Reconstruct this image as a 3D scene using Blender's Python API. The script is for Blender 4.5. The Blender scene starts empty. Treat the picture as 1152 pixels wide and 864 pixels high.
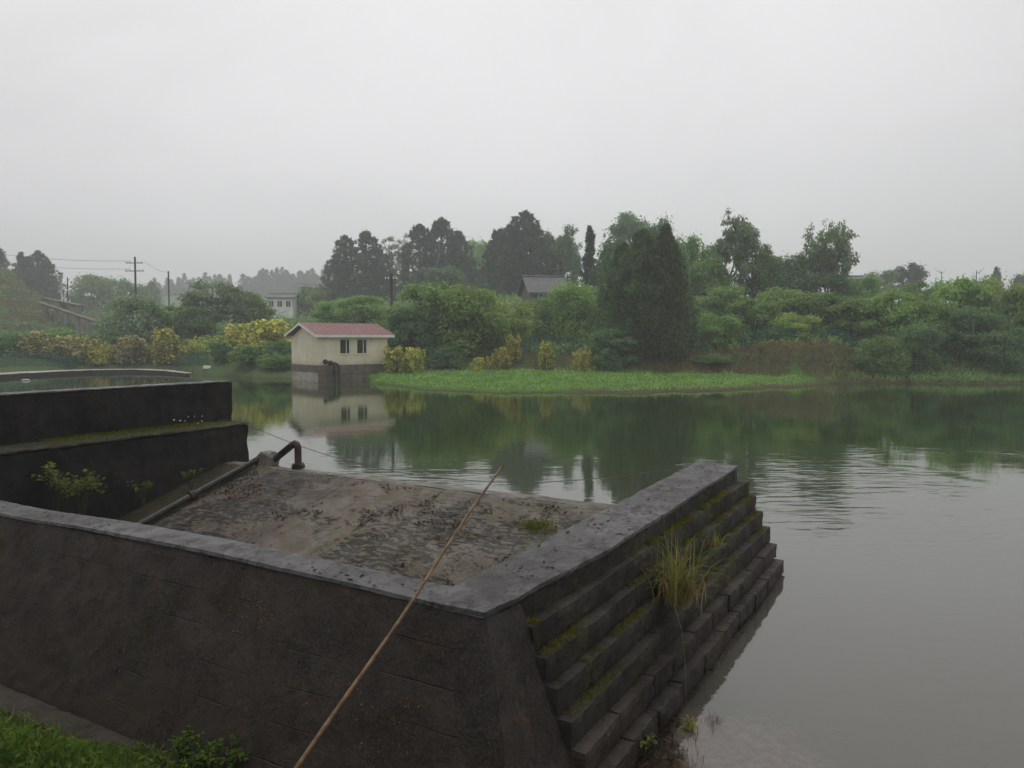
import bpy, math, random
from mathutils import Vector, noise, Matrix, Quaternion
R = math.radians
C = bpy.context.scene.collection
rnd = random.Random(7)
F, CU, CV, HOR = 840.0, 576.0, 432.0, 382.0
CAMZ = 3.22
PITCH = math.atan((CV - HOR) / F)
TH = R(29.4)

# ------------------------------------------------------------------ helpers
def ray(u, v):
    x = (u - CU) / F; y = (CV - v) / F
    return Vector((x, math.cos(PITCH) + y * math.sin(PITCH), -math.sin(PITCH) + y * math.cos(PITCH)))
def at_depth(u, v, d):
    r = ray(u, v); return r * (d / -r.z) + Vector((0, 0, CAMZ))
def at_Y(u, v, Y):
    r = ray(u, v); return r * (Y / r.y) + Vector((0, 0, CAMZ))
def ea(e, a, z=0.0):
    return Vector((e * math.cos(TH) + a * math.sin(TH), -e * math.sin(TH) + a * math.cos(TH), z))
def to_ea(x, y):
    return x * math.cos(TH) - y * math.sin(TH), x * math.sin(TH) + y * math.cos(TH)
def sstep(a, b, x):
    t = min(1, max(0, (x - a) / (b - a))); return t * t * (3 - 2 * t)
def lerp_table(xs, ys, x):
    if x <= xs[0]: return ys[0]
    for i in range(1, len(xs)):
        if x <= xs[i]:
            t = (x - xs[i - 1]) / (xs[i] - xs[i - 1]); t = t * t * (3 - 2 * t)
            return ys[i - 1] + (ys[i] - ys[i - 1]) * t
    return ys[-1]
def nz(x, y, z=0.0): return noise.noise(Vector((x, y, z)))

def tag(o, label=None, cat=None, group=None, kind=None):
    if label: o['label'] = label
    if cat: o['category'] = cat
    if group: o['group'] = group
    if kind: o['kind'] = kind
    return o
def empty(name, loc, label, cat, group=None, rz=0.0):
    o = bpy.data.objects.new(name, None); C.objects.link(o)
    o.location = loc; o.rotation_euler = (0, 0, rz)
    return tag(o, label, cat, group)

class MB:
    def __init__(s): s.v = []; s.f = []
    def quad(s, a, b, c, d):
        n = len(s.v); s.v += [a, b, c, d]; s.f.append((n, n + 1, n + 2, n + 3))
    def box(s, x0, x1, y0, y1, z0, z1):
        n = len(s.v)
        s.v += [(x, y, z) for z in (z0, z1) for y in (y0, y1) for x in (x0, x1)]
        s.f += [tuple(n + i for i in q) for q in ((0, 2, 3, 1), (4, 5, 7, 6), (0, 1, 5, 4), (2, 6, 7, 3), (0, 4, 6, 2), (1, 3, 7, 5))]
    def tube(s, pts, rads, n=8, cap=True):
        pts = [Vector(p) for p in pts]
        if not isinstance(rads, (list, tuple)): rads = [rads] * len(pts)
        base = len(s.v); up = None
        for i, p in enumerate(pts):
            d = (pts[min(i + 1, len(pts) - 1)] - pts[max(i - 1, 0)])
            d = d.normalized() if d.length > 1e-9 else Vector((0, 0, 1))
            if up is None:
                up = Vector((0, 0, 1)) if abs(d.z) < .9 else Vector((1, 0, 0))
            x = d.cross(up)
            if x.length < 1e-6: x = d.orthogonal()
            x.normalize(); yv = x.cross(d).normalized(); up = yv
            for k in range(n):
                a = 2 * math.pi * k / n
                s.v.append(tuple(p + (x * math.cos(a) + yv * math.sin(a)) * rads[i]))
        for i in range(len(pts) - 1):
            for k in range(n):
                a = base + i * n + k; b = base + i * n + (k + 1) % n
                s.f.append((a, b, b + n, a + n))
        if cap:
            s.f.append(tuple(base + k for k in range(n)))
            s.f.append(tuple(base + (len(pts) - 1) * n + k for k in reversed(range(n))))
    def hexa(s, fn, nx, ny, nz_, amp=0.01, freq=3.0, chip=0.012, seed=0.0):
        """skin of a block: fn(i,j,k in 0..1) -> Vector, subdivided, roughened, worn along its edges"""
        idx = {}
        cen = Vector(fn(.5, .5, .5))
        def vert(i, j, k):
            key = (i, j, k)
            if key in idx: return idx[key]
            p = Vector(fn(i / nx, j / ny, k / nz_))
            q = p * freq + Vector((seed, seed * 1.7, seed * .3))
            p2 = p + amp * Vector((noise.noise(q), noise.noise(q + Vector((31, 5, 9))), noise.noise(q + Vector((7, 57, 3)))))
            p2 += amp * .6 * Vector((noise.noise(q * 4), noise.noise(q * 4 + Vector((31, 5, 9))), noise.noise(q * 4 + Vector((7, 57, 3)))))
            ext = (i in (0, nx)) + (j in (0, ny)) + (k in (0, nz_))
            if ext >= 2:
                w = .5 + .9 * max(0, noise.noise(q * 2.2 + Vector((3, 3, 3)))) * 2
                for ax, (val, nn) in enumerate(((i, nx), (j, ny), (k, nz_))):
                    if val in (0, nn):
                        m = [i / nx, j / ny, k / nz_]; m[ax] = .5
                        dirv = Vector(fn(*m)) - p
                        if dirv.length > 1e-6: p2 += dirv.normalized() * chip * w
            idx[key] = len(s.v); s.v.append(tuple(p2)); return idx[key]
        def face(a, b, c, d, flip):
            s.f.append((a, b, c, d) if not flip else (d, c, b, a))
        for k, fl in ((0, True), (nz_, False)):
            for i in range(nx):
                for j in range(ny):
                    face(vert(i, j, k), vert(i + 1, j, k), vert(i + 1, j + 1, k), vert(i, j + 1, k), fl)
        for j, fl in ((0, False), (ny, True)):
            for i in range(nx):
                for k in range(nz_):
                    face(vert(i, j, k), vert(i + 1, j, k), vert(i + 1, j, k + 1), vert(i, j, k + 1), fl)
        for i, fl in ((0, True), (nx, False)):
            for j in range(ny):
                for k in range(nz_):
                    face(vert(i, j, k), vert(i, j + 1, k), vert(i, j + 1, k + 1), vert(i, j, k + 1), fl)
    def mesh(s, name, mat=None, smooth=False):
        me = bpy.data.meshes.new(name); me.from_pydata([tuple(p) for p in s.v], [], s.f)
        if mat: me.materials.append(mat)
        if smooth: me.polygons.foreach_set('use_smooth', [True] * len(me.polygons))
        me.update(); return me
    def build(s, name, mat, parent=None, smooth=False):
        o = bpy.data.objects.new(name, s.mesh(name, mat, smooth)); C.objects.link(o)
        if parent: o.parent = parent
        return o

# ------------------------------------------------------------------ materials
def new_mat(name):
    m = bpy.data.materials.new(name); m.use_nodes = True
    nt = m.node_tree; nt.nodes.clear()
    out = nt.nodes.new('ShaderNodeOutputMaterial')
    return m, nt, out
class N:
    """tiny node builder"""
    def __init__(s, nt): s.nt = nt
    def node(s, t, **kw):
        n = s.nt.nodes.new(t)
        for k, v in kw.items(): setattr(n, k, v)
        return n
    def link(s, a, b): s.nt.links.new(a, b)
    def coord(s, kind='Object'): return s.node('ShaderNodeTexCoord').outputs[kind]
    def map(s, vec, scale=(1, 1, 1), loc=(0, 0, 0), rot=(0, 0, 0)):
        n = s.node('ShaderNodeMapping'); s.link(vec, n.inputs[0])
        n.inputs['Scale'].default_value = scale; n.inputs['Location'].default_value = loc; n.inputs['Rotation'].default_value = rot
        return n.outputs[0]
    def noise(s, vec, scale, detail=4, rough=.55, dist=0.0, out='Fac'):
        n = s.node('ShaderNodeTexNoise'); s.link(vec, n.inputs['Vector'])
        n.inputs['Scale'].default_value = scale; n.inputs['Detail'].default_value = detail
        n.inputs['Roughness'].default_value = rough; n.inputs['Distortion'].default_value = dist
        return n.outputs[out]
    def ramp(s, fac, p0, p1, c0=0.0, c1=1.0):
        n = s.node('ShaderNodeMapRange', clamp=True); n.interpolation_type = 'SMOOTHSTEP'
        s.link(fac, n.inputs[0]); n.inputs[1].default_value = p0; n.inputs[2].default_value = p1
        n.inputs[3].default_value = c0; n.inputs[4].default_value = c1
        return n.outputs[0]
    def math(s, op, a, b=None, clamp=False):
        n = s.node('ShaderNodeMath', operation=op, use_clamp=clamp)
        for i, x in enumerate((a, b)):
            if x is None: continue
            if isinstance(x, (int, float)): n.inputs[i].default_value = x
            else: s.link(x, n.inputs[i])
        return n.outputs[0]
    def mix(s, fac, a, b):
        n = s.node('ShaderNodeMix', data_type='RGBA')
        for i, x in ((0, fac), (6, a), (7, b)):
            if isinstance(x, (int, float)): n.inputs[i].default_value = x
            elif isinstance(x, tuple): n.inputs[i].default_value = (*x[:3], 1)
            else: s.link(x, n.inputs[i])
        return n.outputs[2]
    def bump(s, h, strength=.5, dist=.02, normal=None):
        n = s.node('ShaderNodeBump'); s.link(h, n.inputs['Height'])
        n.inputs['Strength'].default_value = strength; n.inputs['Distance'].default_value = dist
        if normal: s.link(normal, n.inputs['Normal'])
        return n.outputs[0]
    def sep(s, vec):
        n = s.node('ShaderNodeSeparateXYZ'); s.link(vec, n.inputs[0]); return n.outputs
    def bsdf(s, out, col, rough=.8, normal=None, spec=.5, ior=1.45, metal=0.0):
        b = s.node('ShaderNodeBsdfPrincipled')
        for k, x in (('Base Color', col), ('Roughness', rough), ('Metallic', metal), ('IOR', ior), ('Specular IOR Level', spec)):
            if isinstance(x, (int, float)): b.inputs[k].default_value = x
            elif isinstance(x, tuple): b.inputs[k].default_value = (*x[:3], 1)
            else: s.link(x, b.inputs[k])
        if normal: s.link(normal, b.inputs['Normal'])
        s.link(b.outputs[0], out.inputs[0]); return b

def plain(name, col, rough=.6, var=.25, scale=6.0, bump=.2, metal=0.0, spec=.4):
    m, nt, out = new_mat(name); n = N(nt); co = n.coord()
    f = n.noise(co, scale, 6, .6)
    a = tuple(c * (1 - var) for c in col); b = tuple(min(1, c * (1 + var)) for c in col)
    col_ = n.mix(n.ramp(f, .3, .7), a, b)
    n.bsdf(out, col_, rough, n.bump(n.noise(co, scale * 6, 4), bump, .01), spec, metal=metal)
    return m

def concrete(name, dark, light, moss=(.030, .036, .010), moss_amt=.3, rough=(.45, .8), streak=True, board=False,
             rust=0.0, pits=0.0, bumpd=.012, extra=None, spec=.4, scale=1.0, mosslo=.56):
    m, nt, out = new_mat(name); n = N(nt); co = n.coord()
    big = n.noise(co, .8 * scale, 5, .6, .4); mid = n.noise(co, 4.5 * scale, 6, .65); fine = n.noise(co, 38 * scale, 5, .7)
    f = n.math('ADD', n.math('MULTIPLY', big, .55), n.math('ADD', n.math('MULTIPLY', mid, .3), n.math('MULTIPLY', fine, .22)))
    f = n.ramp(f, .44, .62)
    col = n.mix(f, dark, light)
    bl = n.math('MULTIPLY', n.ramp(n.noise(n.map(co, loc=(8, 1, 6)), 7.5 * scale, 6, .7, .3), .5, .62), n.ramp(n.noise(n.map(co, loc=(1, 5, 2)), 1.3 * scale, 4, .6), .4, .6))
    col = n.mix(n.math('MULTIPLY', bl, .8), col, tuple(c * .45 for c in dark))
    col = n.mix(n.ramp(n.noise(co, 95, 4, .75), .48, .7, 0, .55), col, tuple(min(1, c * 1.9) for c in light))
    if streak:
        st = n.noise(n.map(co, (3.2, 3.2, .22)), 2.2, 5, .6)
        col = n.mix(n.ramp(st, .5, .75, 0, .55), col, tuple(c * .5 for c in dark))
        st2 = n.noise(n.map(co, (5, 5, .3), (9, 3, 1)), 2.0, 4, .6)
        col = n.mix(n.ramp(st2, .62, .8, 0, .35), col, tuple(min(1, c * 1.7) for c in light))
    h = n.math('ADD', n.math('MULTIPLY', mid, .7), n.math('MULTIPLY', fine, .5))
    if board:   # marks left by the form boards: faint horizontal seams
        z = n.sep(co)[2]; wob = n.math('MULTIPLY', n.noise(co, .9, 3), .05)
        zz = n.math('MULTIPLY', n.math('ADD', z, wob), 1 / .235)
        fr = n.math('ABSOLUTE', n.math('SUBTRACT', n.math('FRACT', zz), .5))
        seam = n.ramp(fr, .47, .5)
        seam = n.math('MULTIPLY', seam, n.ramp(n.noise(co, 1.1, 5, .65), .48, .66))
        col = n.mix(n.math('MULTIPLY', seam, .75), col, tuple(c * .3 for c in dark))
        fl = n.math('FLOOR', zz); wn = n.node('ShaderNodeTexWhiteNoise', noise_dimensions='1D'); n.link(fl, wn.inputs['W'])
        col = n.mix(n.math('MULTIPLY', wn.outputs[0], .3), col, tuple(c * 1.1 for c in light))
        h = n.math('SUBTRACT', h, n.math('MULTIPLY', seam, .8))
    if rust > 0:
        rm = n.math('MULTIPLY', n.ramp(n.noise(co, 2.3, 6, .7, .5), .54, .66), n.ramp(n.noise(co, 24, 4, .7), .5, .62))
        col = n.mix(n.math('MULTIPLY', rm, rust), col, (.085, .048, .012))
    if moss_amt > 0:
        mm = n.math('MULTIPLY', n.ramp(n.noise(n.map(co, loc=(4, 8, 2)), 1.4 * scale, 5, .65), mosslo - .06, mosslo + .1), n.ramp(n.noise(co, 20 * scale, 5, .7), .42, .6))
        col = n.mix(n.math('MULTIPLY', mm, moss_amt), col, moss)
        h = n.math('ADD', h, n.math('MULTIPLY', mm, .7))
    sp = n.ramp(n.noise(n.map(co, loc=(1, 2, 7)), 55, 2, .5), .72, .76)
    col = n.mix(n.math('MULTIPLY', sp, .3), col, (.3, .29, .27))
    if pits > 0:
        pt = n.ramp(n.noise(n.map(co, loc=(7, 2, 5)), 26, 3, .6), .66, .74)
        col = n.mix(n.math('MULTIPLY', pt, pits), col, tuple(c * .3 for c in dark))
        h = n.math('SUBTRACT', h, pt)
    if extra: col, h = extra(n, co, col, h)
    rg = n.ramp(n.noise(co, 3.0, 4), .35, .65, rough[0], rough[1])
    n.bsdf(out, col, rg, n.bump(h, .9, bumpd), spec)
    return m

def leaf_mat(name, col, tip, rough=.55, transl=.48, vscale=.35):
    m, nt, out = new_mat(name); n = N(nt)
    g = n.node('ShaderNodeNewGeometry'); oi = n.node('ShaderNodeObjectInfo')
    co = n.coord()
    f = n.math('ADD', n.math('MULTIPLY', g.outputs['Random Per Island'], .55), n.math('MULTIPLY', n.noise(co, vscale, 4, .6), .9))
    col_ = n.mix(n.ramp(f, .38, 1.0), col, tip)
    hs = n.node('ShaderNodeHueSaturation'); n.link(col_, hs.inputs['Color'])
    n.link(n.math('ADD', n.math('MULTIPLY', oi.outputs['Random'], .35), .82), hs.inputs['Value'])
    n.link(n.math('ADD', n.math('MULTIPLY', oi.outputs['Random'], .024), .488), hs.inputs['Hue'])
    d = n.node('ShaderNodeBsdfDiffuse'); n.link(hs.outputs[0], d.inputs[0])
    t = n.node('ShaderNodeBsdfTranslucent'); n.link(hs.outputs[0], t.inputs[0])
    mx = n.node('ShaderNodeMixShader'); mx.inputs[0].default_value = transl
    n.link(d.outputs[0], mx.inputs[1]); n.link(t.outputs[0], mx.inputs[2]); n.link(mx.outputs[0], out.inputs[0])
    return m

M = {}
def wall_extra(n, co, col, h):
    x, y, z = n.sep(co)
    # brown earth-stained lower part of the face
    lo = n.ramp(n.math('ADD', z, n.math('MULTIPLY', n.noise(co, .7, 5), .9)), 1.05, .55)
    col = n.mix(n.math('MULTIPLY', lo, .6), col, (.044, .033, .022))
    # pale lime weeping out of thin cracks
    q = n.math('ABSOLUTE', n.math('SUBTRACT', n.noise(n.map(co, (1.4, 1.4, .28)), 1.9, 5, .6, .4), .5))
    cr = n.math('MULTIPLY', n.ramp(q, .006, .001), n.ramp(n.noise(co, 2.0, 3), .55, .68))
    cr = n.math('MULTIPLY', cr, n.ramp(n.noise(co, 22, 3), .45, .6))
    col = n.mix(n.math('MULTIPLY', cr, .6), col, (.22, .17, .15))
    q2 = n.math('ABSOLUTE', n.math('SUBTRACT', n.noise(n.map(co, loc=(5, 9, 3)), 1.3, 6, .65), .5))
    c2 = n.math('MULTIPLY', n.ramp(q2, .008, .002), n.ramp(n.noise(n.map(co, loc=(2, 2, 2)), 1.2, 3), .5, .62))
    col = n.mix(n.math('MULTIPLY', c2, .8), col, (.006, .005, .005)); h = n.math('SUBTRACT', h, c2)
    grit = n.noise(co, 42, 4, .75)
    col = n.mix(n.ramp(grit, .38, .68, 0, .5), col, (.062, .053, .046))
    return col, n.math('ADD', h, n.math('MULTIPLY', grit, .25))
M['wall_face'] = concrete('damp dark concrete', (.0065, .0052, .0043), (.033, .0252, .0192), (.045, .038, .010), .55, (.5, .85), True, True, .9, .3, extra=wall_extra, spec=.3, mosslo=.60)
M['splay'] = concrete('damp dark plaster', (.0068, .0054, .0045), (.025, .0192, .015), (.04, .042, .012), .6, (.5, .85), True, False, .5, .3, extra=wall_extra, spec=.3)
M['wall_black'] = concrete('blackened concrete', (.0062, .0058, .0057), (.025, .0225, .0205), (.022, .026, .01), .25, (.6, .9), True, False, 0, .2, spec=.22)
M['mossy_ledge'] = concrete('mossy ledge', (.022, .020, .016), (.05, .044, .034), (.055, .060, .014), .9, (.6, .9), False, mosslo=.42, spec=.3)
def cop_extra(n, co, col, h):
    fl = n.noise(n.map(co, (1.5, 1.0, 1), (3, 6, 0)), 6.5, 6, .68, .5)
    mk = n.math('MULTIPLY', n.ramp(fl, .52, .57), n.ramp(n.noise(co, 1.1, 3), .36, .56))
    col = n.mix(n.math('MULTIPLY', mk, .8), col, (.026, .024, .022)); h = n.math('SUBTRACT', h, n.math('MULTIPLY', mk, .6))
    wt = n.ramp(n.noise(n.map(co, (.8, 2.5, 1), (1, 9, 0)), 6, 4, .6), .66, .74)
    col = n.mix(n.math('MULTIPLY', wt, .35), col, (.24, .235, .235))
    cx, cy_, _z = n.sep(co)
    dd = n.math('ADD', n.math('MULTIPLY', n.math('ABSOLUTE', n.math('ADD', cx, 2.86)), 1.6), n.math('ABSOLUTE', n.math('SUBTRACT', cy_, 4.78)))
    st = n.ramp(n.math('ADD', dd, n.math('MULTIPLY', n.noise(co, 5, 5, .65), .45)), .58, .30)
    col = n.mix(n.math('MULTIPLY', st, .75), col, (.030, .029, .022))
    g = n.noise(co, 85, 3, .6)
    return n.mix(n.ramp(g, .4, .7, 0, .35), col, (.035, .033, .032)), n.math('ADD', h, n.math('MULTIPLY', g, .3))
M['coping'] = concrete('wet grey coping', (.036, .034, .034), (.104, .098, .098), (.05, .05, .02), .35, (.34, .62), False, pits=.8, bumpd=.008, mosslo=.58, extra=cop_extra)
M['step'] = concrete('step stone', (.0090, .0078, .0072), (.036, .031, .027), (.070, .074, .014), .8, (.5, .85), True, False, 0, .5, bumpd=.016, mosslo=.52, spec=.3)
M['block'] = concrete('block stone', (.0145, .0118, .0102), (.050, .041, .034), (.045, .045, .012), .5, (.5, .85), False, False, .3, .5, bumpd=.02, mosslo=.56, spec=.3)
def apron_extra(n, co, col, h):
    x, y, z = n.sep(co)
    # paler, yellower bays towards the middle (different pours)
    bay = n.ramp(n.math('ADD', x, n.math('MULTIPLY', n.noise(co, 1.5, 4), .5)), -8.3, -7.9)
    col = n.mix(n.math('MULTIPLY', bay, .65), col, (.115, .097, .062))
    # ragged dark crusts, stretched across the slope
    wv = n.map(co, (.62, 1.5, 1.5))
    fl = n.noise(wv, 11.5, 5, .66, .5); cl = n.noise(co, .95, 3, .5)
    dens = n.ramp(cl, .36, .62)
    th = n.math('SUBTRACT', .66, n.math('MULTIPLY', dens, .185))
    mk = n.ramp(n.math('SUBTRACT', fl, th), 0.0, .02)
    low = n.ramp(y, 9.35, 8.9)
    mk = n.math('MULTIPLY', mk, low)
    col = n.mix(n.math('MULTIPLY', mk, .92), col, (.009, .008, .006))
    gm = n.math('MULTIPLY', n.ramp(n.noise(n.map(co, loc=(3, 1, 0)), .7, 4), .55, .7), n.ramp(n.noise(co, 16, 4, .7), .4, .6))
    edge = n.ramp(x, -10.2, -11.0)
    gm = n.math('MAXIMUM', n.math('MULTIPLY', gm, .5), n.math('MULTIPLY', edge, .8))
    col = n.mix(gm, col, (.030, .032, .010))
    h = n.math('ADD', h, n.math('MULTIPLY', mk, 2.0))
    for s0, wd in ((-10.05, .02), (-8.35, .012), (-6.45, .016), (-4.6, .012)):
        q = n.math('ABSOLUTE', n.math('SUBTRACT', n.math('ADD', x, n.math('MULTIPLY', n.noise(co, 1.7, 6, .65), .34)), s0 + .17))
        cr = n.math('MULTIPLY', n.ramp(q, wd, wd * .3), n.ramp(n.noise(co, 2.2, 4), .38, .58))
        col = n.mix(n.math('MULTIPLY', cr, .7), col, (.012, .011, .01)); h = n.math('SUBTRACT', h, n.math('MULTIPLY', cr, 2))
    q = n.math('ABSOLUTE', n.math('SUBTRACT', n.math('ADD', y, n.math('MULTIPLY', n.noise(co, .9, 4), .25)), 9.45))
    cr = n.ramp(q, .02, .006); col = n.mix(n.math('MULTIPLY', cr, .6), col, (.015, .014, .013))
    return col, h
M['apron'] = concrete('worn apron concrete', (.045, .034, .027), (.098, .076, .058), (.04, .04, .015), .25, (.4, .75), False, pits=.3, extra=apron_extra, bumpd=.015)
M['crest'] = concrete('crest concrete', (.07, .063, .050), (.15, .136, .110), (.05, .05, .02), .2, (.35, .7), False, pits=.5)
M['bamboo'] = None
def bamboo_mat():
    m, nt, out = new_mat('dried bamboo'); n = N(nt); co = n.coord()
    f = n.noise(n.map(co, (4, 4, 4)), 3, 4)
    col = n.mix(n.ramp(f, .35, .7), (.15, .088, .046), (.30, .19, .10))
    col = n.mix(n.ramp(n.noise(co, 60, 3), .6, .75, 0, .5), col, (.05, .03, .02))
    n.bsdf(out, col, .4, n.bump(n.noise(co, 40, 3), .2, .004), .5); return m
M['bamboo'] = bamboo_mat()
M['pipe'] = plain('dark painted iron pipe', (.022, .020, .018), .4, .5, 9, .3)
M['rust'] = plain('rusted iron', (.040, .018, .014), .6, .45, 12, .4)
M['rope'] = plain('grey twine', (.11, .11, .10), .8, .3, 30)
def cream_mat():
    m, nt, out = new_mat('cream render'); n = N(nt); co = n.coord()
    col = n.mix(n.ramp(n.noise(co, .7, 5, .6), .3, .7), (.70, .64, .48), (.84, .78, .61))
    st = n.noise(n.map(co, (3.5, 3.5, .18)), 1.6, 5, .65)
    col = n.mix(n.ramp(st, .52, .78, 0, .5), col, (.42, .37, .27))
    z = n.sep(co)[2]
    low = n.ramp(n.math('ADD', z, n.math('MULTIPLY', n.noise(co, 1.6, 5, .6), .7)), 2.0, 1.55)
    col = n.mix(n.math('MULTIPLY', low, .45), col, (.36, .31, .23))
    n.bsdf(out, col, .85, n.bump(n.noise(co, 30, 4), .2, .01), .3); return m
M['cream'] = cream_mat()
M['plinth'] = concrete('stained plinth', (.10, .078, .062), (.21, .175, .145), (.05, .045, .03), .3, (.6, .9), True, scale=.6)
M['plinth_pale'] = concrete('limewashed plinth', (.26, .235, .20), (.46, .43, .37), (.08, .06, .045), .5, (.6, .9), True, scale=.6)
M['band'] = plain('dark damp band', (.155, .125, .105), .8, .3, 2)
M['roof_red'] = plain('red sheet roof', (.25, .115, .11), .55, .12, 1.2, .1)
M['white'] = plain('white paint', (.78, .77, .74), .5, .08, 2)
M['glass'] = plain('dark window glass', (.02, .024, .024), .08, .1, 1, 0)
M['tile'] = plain('grey roof tile', (.13, .13, .135), .7, .3, 3)
M['mud_wall'] = plain('brown wall', (.17, .14, .11), .85, .2, 1.5)
M['pale_wall'] = plain('pale wall', (.74, .74, .71), .85, .12, .7)
M['grey_wall'] = plain('grey wall', (.24, .23, .225), .85, .12, .7)
M['bark'] = plain('bark', (.06, .05, .04), .9, .4, 5, .5)
M['bark_pale'] = plain('pale bark', (.16, .15, .13), .9, .3, 5, .5)
M['pole_dark'] = plain('weathered pole', (.07, .068, .065), .8, .2, 4)
M['pole_white'] = plain('whitewashed pole', (.6, .59, .56), .7, .1, 4)
M['teal_net'] = None
def net_mat():
    m, nt, out = new_mat('green netting'); n = N(nt); co = n.coord()
    col = n.mix(n.noise(co, 1.2, 4), (.020, .085, .068), (.040, .125, .095))
    d = n.node('ShaderNodeBsdfDiffuse'); n.link(col, d.inputs[0]); t = n.node('ShaderNodeBsdfTransparent')
    mx = n.node('ShaderNodeMixShader'); n.link(n.ramp(n.noise(co, .5, 4), .3, .7, .3, .68), mx.inputs[0])
    n.link(d.outputs[0], mx.inputs[1]); n.link(t.outputs[0], mx.inputs[2]); n.link(mx.outputs[0], out.inputs[0]); return m
M['teal_net'] = net_mat()
M['dark_conifer'] = leaf_mat('dark conifer foliage', (0.055, 0.097, 0.070), (0.142, 0.208, 0.134))
M['cypress'] = leaf_mat('cypress foliage', (0.068, 0.110, 0.054), (0.190, 0.263, 0.110))
M['mid'] = leaf_mat('mid green foliage', (0.133, 0.245, 0.079), (0.300, 0.444, 0.145))
M['fresh'] = leaf_mat('fresh green foliage', (0.164, 0.310, 0.074), (0.345, 0.501, 0.147))
M['lime'] = leaf_mat('yellow green foliage', (0.224, 0.337, 0.077), (0.466, 0.553, 0.172))
M['deep'] = leaf_mat('deep green foliage', (0.097, 0.199, 0.089), (0.217, 0.365, 0.150))
M['grey_green'] = leaf_mat('grey green foliage', (0.127, 0.191, 0.109), (0.290, 0.380, 0.199))
M['yellow'] = leaf_mat('yellow foliage', (.11,.20,.05), (.92,.82,.22))
M['ochre'] = leaf_mat('ochre foliage', (.11,.19,.06), (.84,.72,.34))
M['ridge'] = leaf_mat('ridge foliage', (0.036, 0.055, 0.043), (0.078, 0.102, 0.078))
M['weed'] = leaf_mat('weed leaves', (0.055, 0.11, 0.018), (0.155, 0.23, 0.042))
M['vine'] = leaf_mat('pale weed leaves', (0.1, 0.15, 0.034), (0.24, 0.28, 0.08))
M['blade'] = leaf_mat('grass blade', (0.15, 0.19, 0.045), (0.40, 0.38, 0.11))
M['straw'] = leaf_mat('dry grass', (0.15, 0.1, 0.05), (0.34, 0.24, 0.12))
M['moss'] = leaf_mat('moss', (0.07, 0.08, 0.011), (0.19, 0.185, 0.026))
M['crust'] = leaf_mat('dead crust', (.008, .007, .005), (.026, .021, .013))
M['debris'] = leaf_mat('dead stems', (.035, .028, .018), (.085, .065, .04))

# ------------------------------------------------------------------ terrain
US = [-400, 0, 100, 200, 240, 300, 400, 425, 480, 560, 700, 800, 880, 935, 965, 1152, 1600]
SH = [52, 66, 75, 74, 66, 62, 61, 53.5, 46.8, 44.4, 44.0, 45.6, 49, 53.5, 55.5, 54, 38]
TL = [1.5, 1.5, 1.5, 1.5, 1.5, 1.5, 1.5, 5, 14, 16.5, 16, 13, 8.5, 1.2, 1.2, 2.5, 2]
ZT = [.6, .7, .7, .6, .4, .4, .5, .55, .6, .75, .62, .5, .42, .4, .4, .5, .5]
ZB = [1.5, 1.4, 1.4, 1.5, 1.8, 1.8, 1.6, 1.6, 1.7, 1.8, 1.9, 2.0, 2.6, 2.6, 1.8, 1.6, 1.6]
UH = [-400, 0, 60, 110, 150, 250, 330, 400, 500, 900, 1000, 1152, 1600]
HH = [9, 14.5, 9.6, 7.2, 6.4, 6.0, 6.5, 8.6, 9.8, 9.8, 8.0, 7.0, 8]
def zfar(u, Y):
    S = lerp_table(US, SH, u) + 1.3 * nz(u * .03, 3.1) + .7 * nz(u * .11, 7.7)
    t = Y - S
    if t < 0: return max(-2.2, t * .22)
    L = lerp_table(US, TL, u); zt = lerp_table(US, ZT, u); zb = lerp_table(US, ZB, u)
    ph = t / L
    z = zt * min(1, ph) ** .75 if ph < 1 else zt
    rise = 2.4 if u > 860 and u < 960 else 4.5
    z += (zb - zt) * sstep(L, L + rise, t)
    hh = lerp_table(UH, HH, u)
    z += (hh - zb) * sstep(S + L + 4, 118, Y) if Y > S + L + 4 else 0
    ridge = sstep(140, 190, u) * (1 - sstep(385, 430, u))
    z += ridge * (30.0 - hh) * sstep(280, 470, Y)
    if u < 140:   # terraces on the left hill
        k = z / 1.7; st = (math.floor(k) + sstep(.55, 1.0, k - math.floor(k))) * 1.7
        w = (1 - sstep(60, 140, u)) * sstep(2, 4, z); z = z * (1 - w) + st * w
    if 840 < u < 980: z += (.30 * nz(u * .09, Y * .7, 3) + .22 * nz(u * .25, Y * 1.6, 8)) * sstep(L * .8, L + 1.5, t) * (1 - sstep(L + 7, L + 10, t))
    z += .12 * nz(u * .05, Y * .35) * min(1, max(0, t - 1) * .3) + .05 * nz(u * .2, Y * 1.2) * min(1, t * .3)
    return z
NA = [-60, -3, .3, 1.2, 2.2, 3.0, 3.8, 4.15, 6.0]
NZ_ = [1.4, 1.65, 1.62, .95, .36, .15, -.04, -.40, -1.8]
def znear(e, a):
    sh = lerp_table([-2.3, -1.8, .7, 8], [0.0, .78, 2.05, 6.0], e)
    ap = a - sh
    z = NZ_[0] if ap < NA[0] else (NZ_[-1] if ap > NA[-1] else None)
    if z is None:
        for i in range(1, len(NA)):
            if ap <= NA[i]:
                t = (ap - NA[i - 1]) / (NA[i] - NA[i - 1]); z = NZ_[i - 1] + (NZ_[i] - NZ_[i - 1]) * t; break
    return z + .03 * nz(e * 1.5, a * 1.5)
def terrain_z(x, y):
    r = math.hypot(x, y)
    ph = math.atan2(x, y); pc = max(R(-46), min(R(50), ph))
    far = zfar(CU + F * math.tan(pc), r * math.cos(pc)) if r > 15 else -2.2
    e, a = to_ea(x, y)
    near = znear(e, a) if r < 60 or a < 20 else -2.2
    return max(far, near)
def gz(u, Y): return terrain_z((u - CU) / F * Y, Y)

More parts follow.
